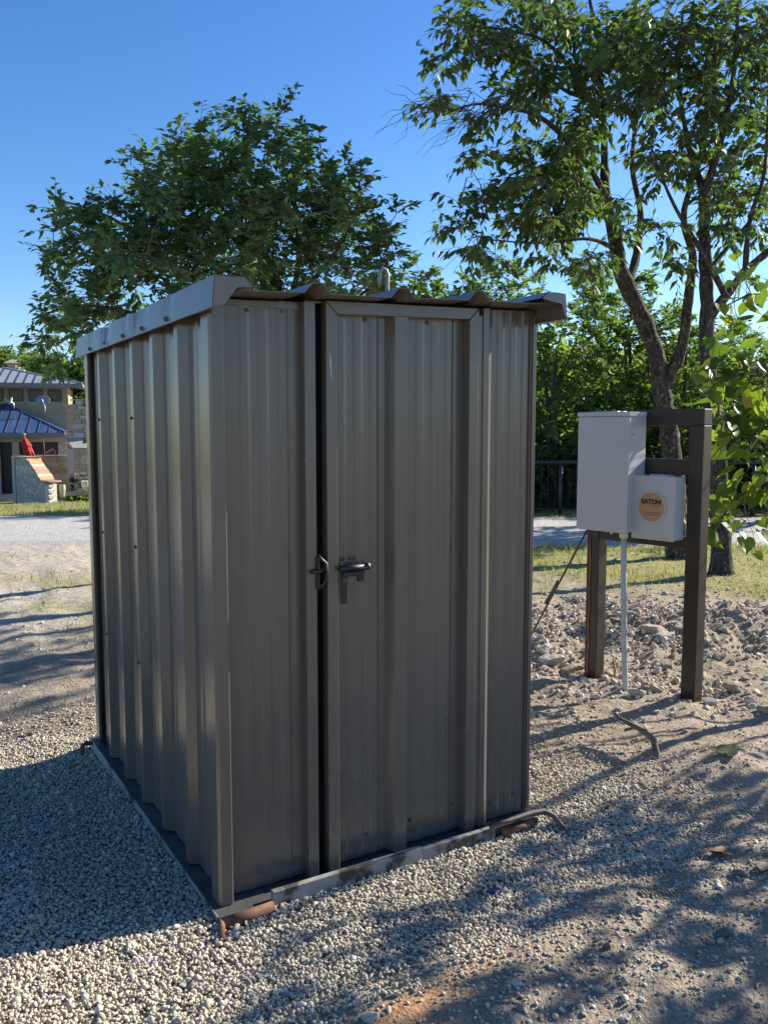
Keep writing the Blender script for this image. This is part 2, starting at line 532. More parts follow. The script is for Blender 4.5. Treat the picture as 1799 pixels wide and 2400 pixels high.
# ------------------------------------------------------------------ scattered stones (instanced, cannot be counted)
def scatter(name, pos, size, tint, m, flat=.7, sub=2, rough_amp=.35, smooth_=True, seed=0):
    n = len(pos)
    r = np.random.default_rng(seed)
    me = bpy.data.meshes.new(name)
    me.vertices.add(n); me.vertices.foreach_set('co', np.asarray(pos, np.float32).ravel())
    at = me.attributes.new('scl', 'FLOAT_VECTOR', 'POINT')
    sv = size[:, None] * np.stack([r.uniform(.85, 1.35, n), r.uniform(.75, 1.05, n), r.uniform(flat * .75, flat * 1.25, n)], 1)
    at.data.foreach_set('vector', sv.astype(np.float32).ravel())
    at = me.attributes.new('rot', 'FLOAT_VECTOR', 'POINT')
    at.data.foreach_set('vector', np.stack([r.normal(0, .45, n), r.normal(0, .45, n), r.uniform(0, 6.28, n)], 1).astype(np.float32).ravel())
    at = me.attributes.new('tint', 'FLOAT', 'POINT'); at.data.foreach_set('value', tint.astype(np.float32))
    at = me.attributes.new('pick', 'INT', 'POINT'); at.data.foreach_set('value', r.integers(0, 5, n).astype(np.int32))
    me.update()
    o = link(name, me)
    g = bpy.data.node_groups.new(name + '_nodes', 'GeometryNodeTree')
    g.interface.new_socket('Geometry', in_out='INPUT', socket_type='NodeSocketGeometry')
    g.interface.new_socket('Geometry', in_out='OUTPUT', socket_type='NodeSocketGeometry')
    N = g.nodes.new; L = g.links.new
    gi = N('NodeGroupInput'); go = N('NodeGroupOutput')
    join = N('GeometryNodeJoinGeometry')
    for k in range(5):
        ico = N('GeometryNodeMeshIcoSphere'); ico.inputs['Subdivisions'].default_value = sub; ico.inputs['Radius'].default_value = 1
        sp = N('GeometryNodeSetPosition')
        pn = N('GeometryNodeInputPosition')
        nz = N('ShaderNodeTexNoise'); nz.noise_dimensions = '4D'
        nz.inputs['W'].default_value = k * 3.7 + seed; nz.inputs['Scale'].default_value = .9; nz.inputs['Detail'].default_value = 2
        sb = N('ShaderNodeVectorMath'); sb.operation = 'SUBTRACT'; sb.inputs[1].default_value = (.5, .5, .5)
        ml = N('ShaderNodeVectorMath'); ml.operation = 'SCALE'; ml.inputs['Scale'].default_value = rough_amp * 4
        L(pn.outputs[0], nz.inputs['Vector']); L(nz.outputs['Color'], sb.inputs[0]); L(sb.outputs[0], ml.inputs[0])
        L(ico.outputs[0], sp.inputs['Geometry']); L(ml.outputs[0], sp.inputs['Offset'])
        ssn = N('GeometryNodeSetShadeSmooth'); ssn.inputs['Shade Smooth'].default_value = smooth_
        L(sp.outputs[0], ssn.inputs[0])
        sm = N('GeometryNodeSetMaterial'); sm.inputs['Material'].default_value = m
        L(ssn.outputs[0], sm.inputs[0])
        gti = N('GeometryNodeGeometryToInstance'); L(sm.outputs[0], gti.inputs[0]); L(gti.outputs[0], join.inputs[0])
    iop = N('GeometryNodeInstanceOnPoints'); iop.inputs['Pick Instance'].default_value = True

    def named(nm, typ):
        q = N('GeometryNodeInputNamedAttribute'); q.data_type = typ; q.inputs[0].default_value = nm
        return q.outputs[0]
    L(gi.outputs[0], iop.inputs['Points']); L(join.outputs[0], iop.inputs['Instance'])
    L(named('pick', 'INT'), iop.inputs['Instance Index'])
    e2r = N('FunctionNodeEulerToRotation'); L(named('rot', 'FLOAT_VECTOR'), e2r.inputs[0]); L(e2r.outputs[0], iop.inputs['Rotation'])
    L(named('scl', 'FLOAT_VECTOR'), iop.inputs['Scale'])
    L(iop.outputs[0], go.inputs[0])
    md = o.modifiers.new('scatter', 'NODES'); md.node_group = g
    return kind(o, 'stuff')


def stone_mat(name, stops, nscale=40, bump=.002):
    a = NT(name)
    t = a.attr('tint', 'INSTANCER')
    c = a.ramp(t, stops)
    tc = a.n('ShaderNodeTexCoord')
    nz = a.noise(nscale, 4, .6)
    c = a.mix(a.math('MULTIPLY', nz, .35), c, (.30, .25, .20))
    a.set(color=c, rough=.85, spec=.25, normal=a.bump(nz, .5, bump))
    return a.m


M['pebble'] = stone_mat('pea_gravel', [(0, (.29, .24, .17)), (.35, (.48, .415, .31)), (.75, (.61, .545, .42)), (1, (.75, .69, .57))], 60, .002)
M['clod'] = stone_mat('limestone_clods', [(0, (.34, .265, .185)), (.5, (.50, .415, .315)), (1, (.66, .585, .48))], 30, .006)
M['grit'] = stone_mat('soil_grit', [(0, (.22, .175, .13)), (.5, (.36, .30, .23)), (1, (.56, .50, .41))], 60, .002)


def sample(n, x0, x1, y0, y1, dens, seed):
    r = np.random.default_rng(seed)
    x = r.uniform(x0, x1, n); y = r.uniform(y0, y1, n)
    k = r.uniform(0, 1, n) < dens(x, y)
    return x[k], y[k], r


def in_shed(x, y, e=0.0):
    return (x > -.060 - e) & (x < 1.25 + e) & (y > -.072 - e) & (y < 1.73 + e)


def pebble_density(x, y):
    d = np.maximum(smooth(.10, -.06, pad_sdf(x, y)), .16 * smooth(.7, .0, pad_sdf(x, y))) * (1 - .75 * np.clip(clay_at(x, y), 0, 1))
    return d * ~in_shed(x, y) * in_view(x, y)


def clay_at(x, y):
    return np.exp(-(((x - .16) / .22) ** 2 + ((y + .72) / .12) ** 2)) + .8 * np.exp(-(((x + .05) / .2) ** 2 + ((y + .74) / .07) ** 2)) \
        + .7 * np.exp(-(((x - .35) / .3) ** 2 + ((y + .62) / .12) ** 2))


def in_view(x, y):
    s, t = st(x, y)
    return (t > 1.2) & (np.abs(s) < .62 * t + .4)


x, y, r = sample(330000, -1.9, 2.2, -1.5, 2.4, pebble_density, 3)
size = (.0024 + .0048 * r.beta(1.5, 2.2, len(x))) * np.where(r.uniform(0, 1, len(x)) < .05, r.uniform(1.3, 2.1, len(x)), 1)
z = ground(x, y) + r.uniform(.000, .016, len(x)) * smooth(.05, -.15, pad_sdf(x, y)) + .002
scatter('pea_gravel', np.stack([x, y, z], 1), size, r.beta(2.2, 2.2, len(x)), M['pebble'], .72, 2, .30, True, 1)


def grit_density(x, y):
    s, t = st(x, y)
    return smooth(-.12, .05, pad_sdf(x, y)) * smooth(8, 3, t) * (.22 + .78 * smooth(-.05, .35, fnoise(x * 3.1, y * 3.1, 61, 4))) * in_view(x, y) * ~in_shed(x, y)


x, y, r = sample(120000, -2, 5.5, -1.6, 6, grit_density, 5)
size = .0022 + .012 * r.beta(1.0, 6.5, len(x))
scatter('soil_grit', np.stack([x, y, ground(x, y) + size * .2], 1), size, r.beta(2, 2, len(x)), M['grit'], .7, 1, .3, False, 2)


def clod_density(x, y):
    rub = np.exp(-(((x - 3.75) / 1.25) ** 2 + ((y - 1.75) / .95) ** 2))
    rub = np.maximum(rub, .5 * np.exp(-(((x - 2.9) / .7) ** 2 + ((y - .7) / .45) ** 2)))
    rub = np.maximum(rub, 1.3 * np.exp(-(((x - 4.4) / .9) ** 2 + ((y - 1.4) / .65) ** 2)))
    rub = np.maximum(rub, .9 * np.exp(-(((x - 2.75) / .5) ** 2 + ((y - 1.7) / .35) ** 2)))
    return rub * (.35 + .65 * smooth(-.1, .2, fnoise(x * 3, y * 3, 63, 3))) * in_view(x, y)


x, y, r = sample(44000, 1.6, 6.5, -.4, 4.2, clod_density, 8)
size = .006 + .042 * r.beta(1.0, 7.5, len(x))
scatter('dirt_clods', np.stack([x, y, ground(x, y) + size * .25], 1), size, r.beta(2, 1.6, len(x)), M['clod'], .75, 2, .42, False, 4)


def far_density(x, y):
    s, t = st(x, y)
    return smooth(4, 6, t) * smooth(11, 10, t) * .8 * smooth(-.2, .3, fnoise(x * 1.2, y * 1.2, 71, 3)) * in_view(x, y)


x, y, r = sample(9000, -3, 8, 1.8, 11, far_density, 9)
size = .008 + .03 * r.beta(1.1, 7, len(x))
scatter('caliche_lumps', np.stack([x, y, ground(x, y) + size * .15], 1), size, r.beta(2, 1.4, len(x)), M['clod'], .6, 1, .4, False, 6)


# ------------------------------------------------------------------ grass
def blades(name, n, box, dens, hgt, seed):
    x, y, r = sample(n, *box, dens, seed)
    m = len(x)
    h = hgt * r.uniform(.35, 1.3, m) * (.55 + .9 * smooth(-.3, .4, fnoise(x * 1.7, y * 1.7, 19, 3))); w = .0016 + .0022 * r.uniform(0, 1, m)
    s, t = st(x, y); w = w * np.clip(t / 7, .8, 2.2)
    az = r.uniform(0, 6.283, m); lean = h * r.uniform(.2, .9, m)
    z = ground(x, y) - .004
    B = np.stack([x, y, z], 1); side = np.stack([np.cos(az), np.sin(az), 0 * az], 1) * w[:, None]
    ld = np.stack([np.cos(az + 1.3), np.sin(az + 1.3), 0 * az], 1)
    mid = B + ld * (lean * .3)[:, None] + np.array([0, 0, 1]) * (h * .6)[:, None]
    tip = B + ld * lean[:, None] + np.array([0, 0, 1]) * h[:, None]
    V = np.stack([B - side, B + side, mid - side * .7, mid + side * .7, tip], 1).reshape(-1, 3)
    k = np.arange(m)[:, None] * 5
    F = np.concatenate([k + [[0, 1, 3]], k + [[0, 3, 2]], k + [[2, 3, 4]]])
    me = big_mesh(name, V, F, M['grass'], dict(tint=np.repeat(r.beta(2, 2, m) * .98, 5)))
    return kind(link(name, me), 'stuff')


def right_grass(x, y):
    s, t = st(x, y)
    return grass_amount(s, t, x, y) * smooth(-1, 1, s) * in_view(x, y) * (.25 + .75 * smooth(-.25, .2, fnoise(x * 2.2, y * 2.2, 29, 3)))


def left_grass(x, y):
    s, t = st(x, y)
    return grass_amount(s, t, x, y) * smooth(1.5, .5, s) * in_view(x, y) * smooth(30, 20, t) * (.25 + .75 * smooth(-.25, .2, fnoise(x * 2.2, y * 2.2, 29, 3)))


blades('roadside_grass', 110000, (2, 11, -.5, 9), right_grass, .048, 21)
blades('verge_grass', 110000, (-6, 5, 3, 26), left_grass, .05, 22)

# ------------------------------------------------------------------ the metal shed
D_SHED, W_SHED, XL, ZB = 1.72, 1.275, -.030, -.027
RH = .030          # rib height: rib tops lie on the outer envelope, flats sit RH behind


def ztop(x): return 1.882 + .050 * x / W_SHED


def profile(a, b, majors, minors, rh=RH, base=.043, top=.019):
    pts = [(a, 0.0)]
    ev = [(m, 0) for m in majors] + [(m, 1) for m in minors]
    for m, k in sorted(ev):
        if k == 0: pts += [(m - base, 0), (m - top, rh), (m + top, rh), (m + base, 0)]
        else: pts += [(m - .021, 0), (m - .010, .0032), (m + .010, .0032), (m + .021, 0)]
    pts.append((b, 0.0))
    return [p for p in pts if a <= p[0] <= b]


def sheet(name, prof, fr, zb, zt, m, parent, nz=1, th=.0012):
    """corrugated sheet: fr(s, h, z)"""
    mb = MB(); vs = []; n = len(prof)
    for k in range(nz + 1):
        for s, h in prof:
            b = zb(s) if callable(zb) else zb; t = zt(s) if callable(zt) else zt
            vs.append(fr(s, h, b + (t - b) * k / nz))
    fs = []
    for k in range(nz):
        for i in range(n - 1):
            fs.append((k * n + i, k * n + i + 1, (k + 1) * n + i + 1, (k + 1) * n + i))
    mb.add(vs, fs)
    o = mb.build(name, m, parent)
    s = o.modifiers.new('gauge', 'SOLIDIFY'); s.thickness = th; s.offset = 0
    return o


shed = thing('metal_shed', 'brown ribbed sheet metal shed with bolted door, standing on the gravel pad', 'shed', (.63, .9, 0))
front = lambda s, h, z: (s, RH - h, z)
left = lambda s, h, z: (XL + RH - h, s, z)
right = lambda s, h, z: (W_SHED - RH + h, s, z)
back = lambda s, h, z: (s, D_SHED - RH + h, z)
MAJ_L = [.315, .605, .885, 1.165, 1.445]
MIN_L = [.10, .20] + [m + d for m in MAJ_L for d in (.098, .19) if m + d < 1.76]
sheet('left_wall_panel', profile(.02, D_SHED - .02, MAJ_L, MIN_L), left, ZB, lambda s: 1.880, M['shed'], shed)
sheet('right_wall_panel', profile(.02, D_SHED - .02, MAJ_L, MIN_L), right, ZB, lambda s: 1.915, M['shed'], shed)
sheet('back_wall_panel', profile(.02, W_SHED - .02, [.325, .635, .945], [.12, .22, .43, .53, .74, .84, 1.05, 1.15]), back, ZB, ztop, M['shed'], shed)
sheet('front_wall_panel', profile(.01, .300, [], [.095, .158, .225]), front, ZB, ztop, M['shed'], shed)
sheet('front_wall_panel', profile(1.00, 1.262, [1.018], [1.105, 1.165, 1.225], base=.05, top=.012), front, ZB, ztop, M['shed'], shed)
# header strip over the door, just under the roof
MB().box((.30, .012, 1.892), (1.005, .03, 1.898)).build('door_header', M['shed'], shed)

# corner trims: bent angles
def corner(poly, zt):
    return MB().prism(poly, ZB - .002, zt, lambda p, q, s: (p, q, s)).build('corner_trim', M['shed'], shed, bevel=.003)


corner([(-.034, .055), (-.034, -.012), (-.026, -.022), (.012, -.022), (.018, .004), (.026, .027), (.016, .027), (.004, -.008), (-.020, -.008), (-.020, .055)], 1.866)
corner([(W_SHED + .002, .075), (W_SHED + .002, .024), (W_SHED - .016, .024), (W_SHED - .016, .0275), (W_SHED - .003, .0275), (W_SHED - .003, .075)], 1.918)
corner([(XL - .002, D_SHED - .06), (XL - .002, D_SHED + .002), (.06, D_SHED + .002), (.06, D_SHED - .012), (XL + .012, D_SHED - .012), (XL + .012, D_SHED - .06)], 1.866)
corner([(W_SHED + .002, D_SHED - .06), (W_SHED + .002, D_SHED + .002), (W_SHED - .06, D_SHED + .002), (W_SHED - .06, D_SHED - .012), (W_SHED - .012, D_SHED - .012), (W_SHED - .012, D_SHED - .06)], 1.912)
# jamb strip left of the door; the slot's shade is a black strip
MB().prism([(.287, .03), (.287, -.006), (.326, -.006), (.326, .0), (.292, .0), (.292, .03)], ZB - .004, 1.893, lambda p, q, s: (p, q, s)).build('jamb_trim', M['shed'], shed, bevel=.002)
MB().box((.300, .045, ZB), (.372, .050, 1.89)).build('slot_shade_strip', M['gap_shade'], shed)

# door
door = MB().box((.398, .0415, .0), (.968, .044, 1.89)).build('door', M['gap_shade'], shed)
sheet('door_panel', profile(.392, .945, [.652], [.436, .500, .562, .748, .812, .872], base=.046, top=.025, rh=.036),
      lambda s, h, z: (s, .030 - h, z), ZB + .002, 1.878, M['shed'], door)


def frame_piece(name, poly):
    return MB().prism(poly, -.012, .030, lambda p, q, s: (p, s, q)).build(name, M['shed'], door, bevel=.002)


DX0, DX1, DT0, DT1, FW_ = .362, .976, 1.898, 1.916, .041
frame_piece('door_stile', [(DX0, ZB - .004), (DX0 + FW_, ZB - .004), (DX0 + FW_, DT0 - FW_ + .001), (DX0, DT0)])
frame_piece('door_stile', [(DX1 - FW_, ZB - .004), (DX1, ZB - .004), (DX1, DT1), (DX1 - FW_, DT1 - FW_)])
frame_piece('door_rail', [(DX0 + .001, DT0 + .0012), (DX0 + FW_ + .001, DT0 - FW_ + .0022), (DX1 - FW_ - .001, DT1 - FW_ + .0012), (DX1 - .001, DT1 + .0012)])
# narrow rib strip right of the door that catches the sun
MB().prism([(.981, .03), (.981, .004), (1.010, .004), (1.021, .022), (1.021, .03)], ZB + .004, 1.895, lambda p, q, s: (p, q, s)).build('jamb_trim', M['shed'], shed, bevel=.0015)

# roof panel with standing trapezoid ribs and front overhang
def zroof(x, y): return 1.890 + .052 * x / W_SHED - .006 * (y + .13)


ribs = [-.012, .285, .595, .905, 1.228]
prof = profile(-.044, 1.255, ribs, [], rh=.031, base=.045, top=.017)
mb = MB(); vs = []; ny = 6; n = len(prof)
for k in range(ny + 1):
    yy = -.108 + (D_SHED + .138) * k / ny
    for s, h in prof: vs.append((s, yy, zroof(s, yy) + h + (.0015 * math.sin(9 * s) if k == 0 else 0)))
mb.add(vs, [(k * n + i, k * n + i + 1, (k + 1) * n + i + 1, (k + 1) * n + i) for k in range(ny) for i in range(n - 1)])
roof = mb.build('roof_panel', M['shed_skylit'], shed)
s_ = roof.modifiers.new('gauge', 'SOLIDIFY'); s_.thickness = .0018; s_.offset = 0


def rake(side):
    """bent trim over the first rib; slightly dented where it is screwed"""
    prof_l = [(-.050, -.054), (-.064, -.056), (-.054, .034), (-.012, .036), (.032, .034), (.068, .0095)]
    mb = MB(); vs = []; nk = 40
    for k in range(nk + 1):
        yy = -.136 + (D_SHED + .17) * k / nk
        dent = sum(math.exp(-((yy - c) / .035) ** 2) * a_ for c, a_ in ((1.444, .006), (1.20, .014), (1.162, .004), (.869, .004), (.72, .010), (.599, .004), (.307, .004)))
        for i, (px_, pz) in enumerate(prof_l):
            xx = px_ if side < 0 else 1.216 - px_
            dx = dent * (1 if i in (1, 2) else .3) * (-side) * (1.0 if i == 2 else .35)
            base_x = 0.0 if side < 0 else 1.228
            vs.append((xx + dx, yy, zroof(base_x, yy) + pz - dent * .35 * (i == 2)))
    n = len(prof_l)
    mb.add(vs, [(k * n + i, k * n + i + 1, (k + 1) * n + i + 1, (k + 1) * n + i) for k in range(nk) for i in range(n - 1)])
    o = mb.build('rake_trim', M['shed_skylit'], shed)
    s = o.modifiers.new('gauge', 'SOLIDIFY'); s.thickness = .0016; s.offset = 0
    return o


rake(-1); rake(1)
# end closures of the two rake trims
zr = zroof(0, -.136)
MB().prism([(-.062, zr - .054), (-.053, zr + .032), (.032, zr + .032), (.060, zr + .010), (.012, zr + .003), (-.026, zr - .046)], -.1365, -.1385,
           lambda p, q, s: (p, s, q)).build('trim_end_cap', M['shed_skylit'], shed)
zr = zroof(1.228, -.136)
MB().prism([(1.278, zr - .054), (1.269, zr + .033), (1.186, zr + .033), (1.158, zr + .011), (1.195, zr + .004), (1.252, zr - .002), (1.265, zr - .040)], -.1365, -.1385,
           lambda p, q, s: (p, s, q)).build('trim_end_cap', M['shed_skylit'], shed)
# eave strips under the roof that close the ribs
MB().box((.02, .022, 1.868), (.285, .026, 1.884)).build('eave_strip', M['shed'], shed)

# screws
scr = MB().lathe([(.0075, 0), (.0075, .0018), (.0045, .0022), (.0045, .0055), (.003, .0065)], (0, 0, 0), 8).mesh('screw', M['rod'], True)
QL = Vector((0, 0, 1)).rotation_difference(Vector((-1, 0, 0)))
QF = Vector((0, 0, 1)).rotation_difference(Vector((0, -1, 0)))
for yy in (1.444, 1.162, .869, .599, .307):
    link_part('screw', scr, shed, (-.0630, yy, zroof(0, yy) - .040), QL, (1.25, 1.25, 1.25))
for yy in (1.445, .885):
    for zz in (1.53, 1.02, .55):
        link_part('screw', scr, shed, (XL - .001, yy + .012, zz), QL)
for xx, zz in ((.105, 1.855), (.225, 1.860), (.12, .03), (.235, .03)):
    link_part('screw', scr, shed, (xx, RH - .001, zz), QF, (1.3, 1.3, 1.0))
for xx, zz in ((1.16, 1.895), (1.20, .05), (1.08, .04)):
    link_part('screw', scr, shed, (xx, RH - .001, zz), QF)
for xx, zz in ((.53, .05), (.715, .06), (.90, .075), (.53, 1.852), (.78, 1.858)):
    link_part('screw', scr, door, (xx, .030 - .001, zz), QF)
# paint scratch on the door stile
MB().prism([(.3745, 1.71), (.3765, 1.74), (.3780, 1.70), (.3795, 1.672), (.3815, 1.640), (.3790, 1.655), (.3765, 1.685)], -.0122, -.0126,
           lambda p, q, s: (p, s, q)).build('paint_scratch', M['white'], door)

# slide bolt on the door, and the keeper it enters
bolt = MB().box((.402, -.0165, 1.008), (.500, -.0125, 1.048)).build('slide_bolt', M['latch'], shed, bevel=.001)
MB().tube([(.398, -.026, 1.026), (.508, -.026, 1.026)], .0095, 14).build('bolt_bar', M['latch'], bolt, True)
MB().tube([(.497, -.026, 1.026), (.512, -.026, 1.026)], .0125, 14).build('bolt_knob', M['latch'], bolt, True)
MB().box((.408, -.020, .905), (.432, -.013, 1.012)).build('hasp_tongue', M['latch'], bolt, bevel=.0015)
hs = MB().lathe([(.0085, 0), (.0085, .004), (.004, .006)], (0, 0, 0), 12).build('hasp_stud', M['rod'], bolt)
hs.rotation_euler = (R(90), 0, 0); hs.location = (.420, -.020, .985)
hs.matrix_parent_inverse = Matrix.Translation(-parent_loc(bolt))
MB().box((.412, -.030, .998), (.494, -.0165, 1.012)).build('bolt_bracket', M['latch'], bolt, bevel=.001)
MB().box((.470, -.028, .976), (.494, -.014, 1.000)).build('bolt_tab', M['latch'], bolt, bevel=.002)
for xx in (.406, .476, .492):
    MB().box((xx, -.0185, 1.036), (xx + .010, -.0168, 1.046)).build('rivet', M['rod'], bolt)
keep = MB().tube([(.330, -.008, 1.075), (.336, -.016, 1.062), (.350, -.024, 1.048), (.352, -.026, 1.02), (.350, -.024, .99), (.338, -.016, .972), (.330, -.008, .960)], .006, 8).build('door_keeper', M['latch'], shed, True)
MB().tube([(.300, -.018, 1.022), (.345, -.018, 1.024)], .007, 8).build('keeper_pin', M['latch'], keep, True)
MB().box((.322, -.016, .965), (.332, -.007, 1.07)).build('keeper_plate', M['latch'], keep, bevel=.001)

# steel base frame: flat top plates, worn front face, tow rods
bx0, bx1, by0, by1 = -.060, 1.262, -.074, D_SHED + .03
MB().box((bx0, by0 + .004, -.16), (bx0 + .004, by1, -.028)).build('base_side', M['base_face'], shed)
MB().box((bx0 + .005, by0 + .001, -.036), (.12, by1, -.0315)).build('base_plate', M['base'], shed)
MB().box((.121, by0 + .024, -.042), (bx1, by1 - .1, -.0340)).build('base_plate', M['base'], shed)
MB().box((.125, by0 - .002, -.16), (.70, by0 + .020, .002)).build('base_rail', M['base_face'], shed, bevel=.003)
MB().box((.703, by0 + .000, -.16), (1.03, by0 + .021, -.004)).build('base_rail', M['base_face'], shed, bevel=.003)
MB().box((1.031, by0 + .010, -.16), (bx1 - .03, by0 + .030, -.012)).build('base_rail', M['base'], shed, bevel=.002)
MB().box((bx1 - .02, by0 + .05, -.16), (bx1, by1, -.035)).build('base_side', M['base'], shed)
MB().box((bx0, by1 + .001, -.18), (bx1, by1 + .02, -.035)).build('base_side', M['base'], shed)
MB().box((bx0 + .01, by0 + .004, -.13), (.122, by0 + .05, -.062)).build('base_lug', M['rust'], shed, bevel=.004)
MB().tube([(bx0 + .014, by0 - .010, -.046), (.03, by0 - .012, -.045), (.121, by0 - .012, -.040)], [.019, .020, .019], 10).build('pipe_stub', M['rust'], shed, True)
MB().tube([(bx0 + .008, by0 - .004, -.040), (bx0 + .002, by0 - .03, -.038), (bx0 - .012, by0 - .070, -.046), (bx0 - .022, by0 - .100, -.062)], .0095, 10).build('tow_rod', M['rust'], shed, True)
MB().tube([(1.00, by0 - .006, .006), (1.10, by0 - .004, .008), (1.20, by0 + .000, .008), (1.262, by0 - .010, .006), (1.288, by0 - .035, -.008), (1.297, by0 - .080, -.040), (1.296, by0 - .11, -.075)],
          [.007, .010, .012, .0115, .011, .011, .011], 10).build('tow_rod', M['rod'], shed, True)
MB().tube([(1.06, by0 - .004, -.030), (1.15, by0 - .004, -.028), (1.23, by0 - .000, -.026)], .014, 10).build('pipe_stub', M['rust'], shed, True)
MB().tube([(bx0 + .01, by1 - .06, -.04), (bx0 - .03, by1 - .06, -.032), (bx0 - .050, by1 - .065, -.045), (bx0 - .052, by1 - .07, -.09), (bx0 - .046, by1 - .075, -.16)], .010, 10).build('tow_rod', M['rust'], shed, True)

# gooseneck on the roof
gx, gy = 1.05, .74
gz = zroof(gx, gy)
gr_ = MB().tube([(gx, gy, gz - .01), (gx - .002, gy, gz + .10), (gx - .004, gy, gz + .19), (gx - .002, gy, gz + .225), (gx - .010, gy, gz + .246), (gx - .026, gy, gz + .252),
               (gx - .040, gy, gz + .240), (gx - .044, gy, gz + .21), (gx - .043, gy, gz + .185)], .0085, 12).build('gooseneck_pipe', M['galv_dull'], None, True)
tag(gr_, 'grey galvanised gooseneck pipe rising from the top of the shed roof', 'pipe')

# ------------------------------------------------------------------ electrical rack
TH = R(10)
RP = np.array([2.843, .500, 0.0])
RN = np.array([-math.cos(TH), -math.sin(TH), 0.0]); RE = np.array([-math.sin(TH), math.cos(TH), 0.0])


def rk(e, d, z): return RP + RE * e + RN * d + np.array([0, 0, z])


rack = thing('meter_rack', 'dark bronze steel frame of two posts holding the grey electric boxes', 'frame', (2.9, .85, 0))
PW = .084
RT = 1.595
for e0 in (0.0, .635):
    MB().box((e0, -PW, -.15), (e0 + PW, 0, RT - .088 if e0 == 0 else 1.507), rk).build('post', M['bronze'], rack, bevel=.004)
MB().box((0.0, -PW + .001, RT - .0865), (.719, .001, RT), rk).build('top_beam', M['bronze'], rack, bevel=.004)
for zlo, zhi in ((1.240, 1.325), (.842, .905)):
    MB().box((PW + .001, -PW + .004, zlo), (.634, -.002, zhi), rk).build('cross_beam', M['bronze'], rack, bevel=.003)
MB().box((.635 - .001, -PW - .0015, .455), (.7205, .0015, .459), rk).build('cable_tie', M['ink'], rack)
wire = MB().tube([rk(.690 + .004 * math.sin(k * 1.9), .0045, .86 - .86 * k / 12) for k in range(13)] +
                 [rk(.700, .010, -.005 + .012), rk(.712, .02, .03)], .003, 6).build('ground_wire', M['copper'], None, True)
tag(wire, 'thin copper ground wire running down the rear post of the rack', 'wire')


def enclosure(name, label, e0, e1, d0, d1, z0, z1):
    t = thing(name, label, 'electric box', tuple(rk((e0 + e1) / 2, d0, z0)))
    MB().box((e0 + .003, d0, z0 + .004), (e1 - .003, d1 - .012, z1 - .004), rk).build('case', M['box'], t, bevel=.003)
    return t


big = enclosure('breaker_panel', 'tall grey electric box hung high on the left of the rack', .338, .672, .003, .172, .915, 1.578)
MB().box((.338, .161, .915), (.672, .174, 1.556), rk).build('cover', M['box'], big, bevel=.003)
MB().box((.334, .010, 1.558), (.676, .181, 1.5815), rk).build('lid', M['box'], big, bevel=.003)
MB().box((.45, .03, 1.582), (.60, .12, 1.587), rk).build('hub_plate', M['galv'], big, bevel=.002)
for e_, z_ in ((.3355, 1.46), (.3355, 1.05)):
    c = rk(e_, .135, z_)
    MB().tube([c, c - RE * .006], .006, 8).build('screw', M['galv'], big)
c = rk(.44, .165, .905)
MB().tube([c, c + np.array([0, 0, .012])], .007, 8).build('knockout_bolt', M['galv'], big)

met = enclosure('meter_socket', 'small grey meter box with a round brown cardboard disc on its cover', .092, .348, .003, .110, .888, 1.236)
MB().box((.092, .098, .888), (.348, .112, 1.236), rk).build('cover', M['box'], met, bevel=.004)
MB().box((.15, .03, 1.233), (.26, .09, 1.243), rk).build('hub_plate', M['galv'], met, bevel=.002)


def disc_on_cover(ec, zc, r_out, r_in, d0, d1, name, m, parent, seg=48, bevel=0):
    mb = MB(); vs = []
    for d in (d0, d1):
        for rr in ((r_out, r_in) if r_in else (r_out,)):
            for k in range(seg):
                an = 2 * math.pi * k / seg
                vs.append(rk(ec + rr * math.cos(an), d, zc + rr * math.sin(an)))
    fs = []
    if r_in:
        o0, i0, o1, i1 = 0, seg, 2 * seg, 3 * seg
        for k in range(seg):
            q = (k + 1) % seg
            fs += [(o0 + k, o0 + q, o1 + q, o1 + k), (i0 + q, i0 + k, i1 + k, i1 + q), (o1 + k, o1 + q, i1 + q, i1 + k), (o0 + q, o0 + k, i0 + k, i0 + q)]
    else:
        fs = [tuple(range(seg)), tuple(range(seg, 2 * seg))[::-1]] + [(k, seg + k, seg + (k + 1) % seg, (k + 1) % seg) for k in range(seg)]
    return mb.add(vs, fs).build(name, m, parent, False)


RC = (.224, 1.068)
disc_on_cover(*RC, .088, .079, .1121, .118, 'meter_ring', M['box'], met)
dsk = disc_on_cover(*RC, .0785, 0, .1122, .1135, 'cardboard_disc', M['card'], met)


def text(body, size, e, z, m, parent, offset=0.0, align='CENTER', sx=1):
    cu = bpy.data.curves.new('lettering', 'FONT')
    cu.body = body; cu.size = size; cu.extrude = .0002; cu.offset = offset; cu.align_x = align
    o = bpy.data.objects.new('lettering', cu); COL.objects.link(o)
    cu.materials.append(m)
    dg = bpy.context.evaluated_depsgraph_get(); dg.update()
    me_ = bpy.data.meshes.new_from_object(o.evaluated_get(dg)); bpy.data.objects.remove(o); bpy.data.curves.remove(cu)
    if not me_.materials: me_.materials.append(m)
    o = bpy.data.objects.new('lettering', me_); COL.objects.link(o)
    o.parent = parent; o.matrix_parent_inverse = Matrix.Translation(-parent_loc(parent))
    mx = Matrix(((-RE[0], 0, RN[0]), (-RE[1], 0, RN[1]), (0, 1, 0))).to_4x4()
    o.matrix_basis = Matrix.Translation(Vector(rk(e, .1140, z))) @ mx @ Matrix.Diagonal((sx, 1, 1, 1))
    return o


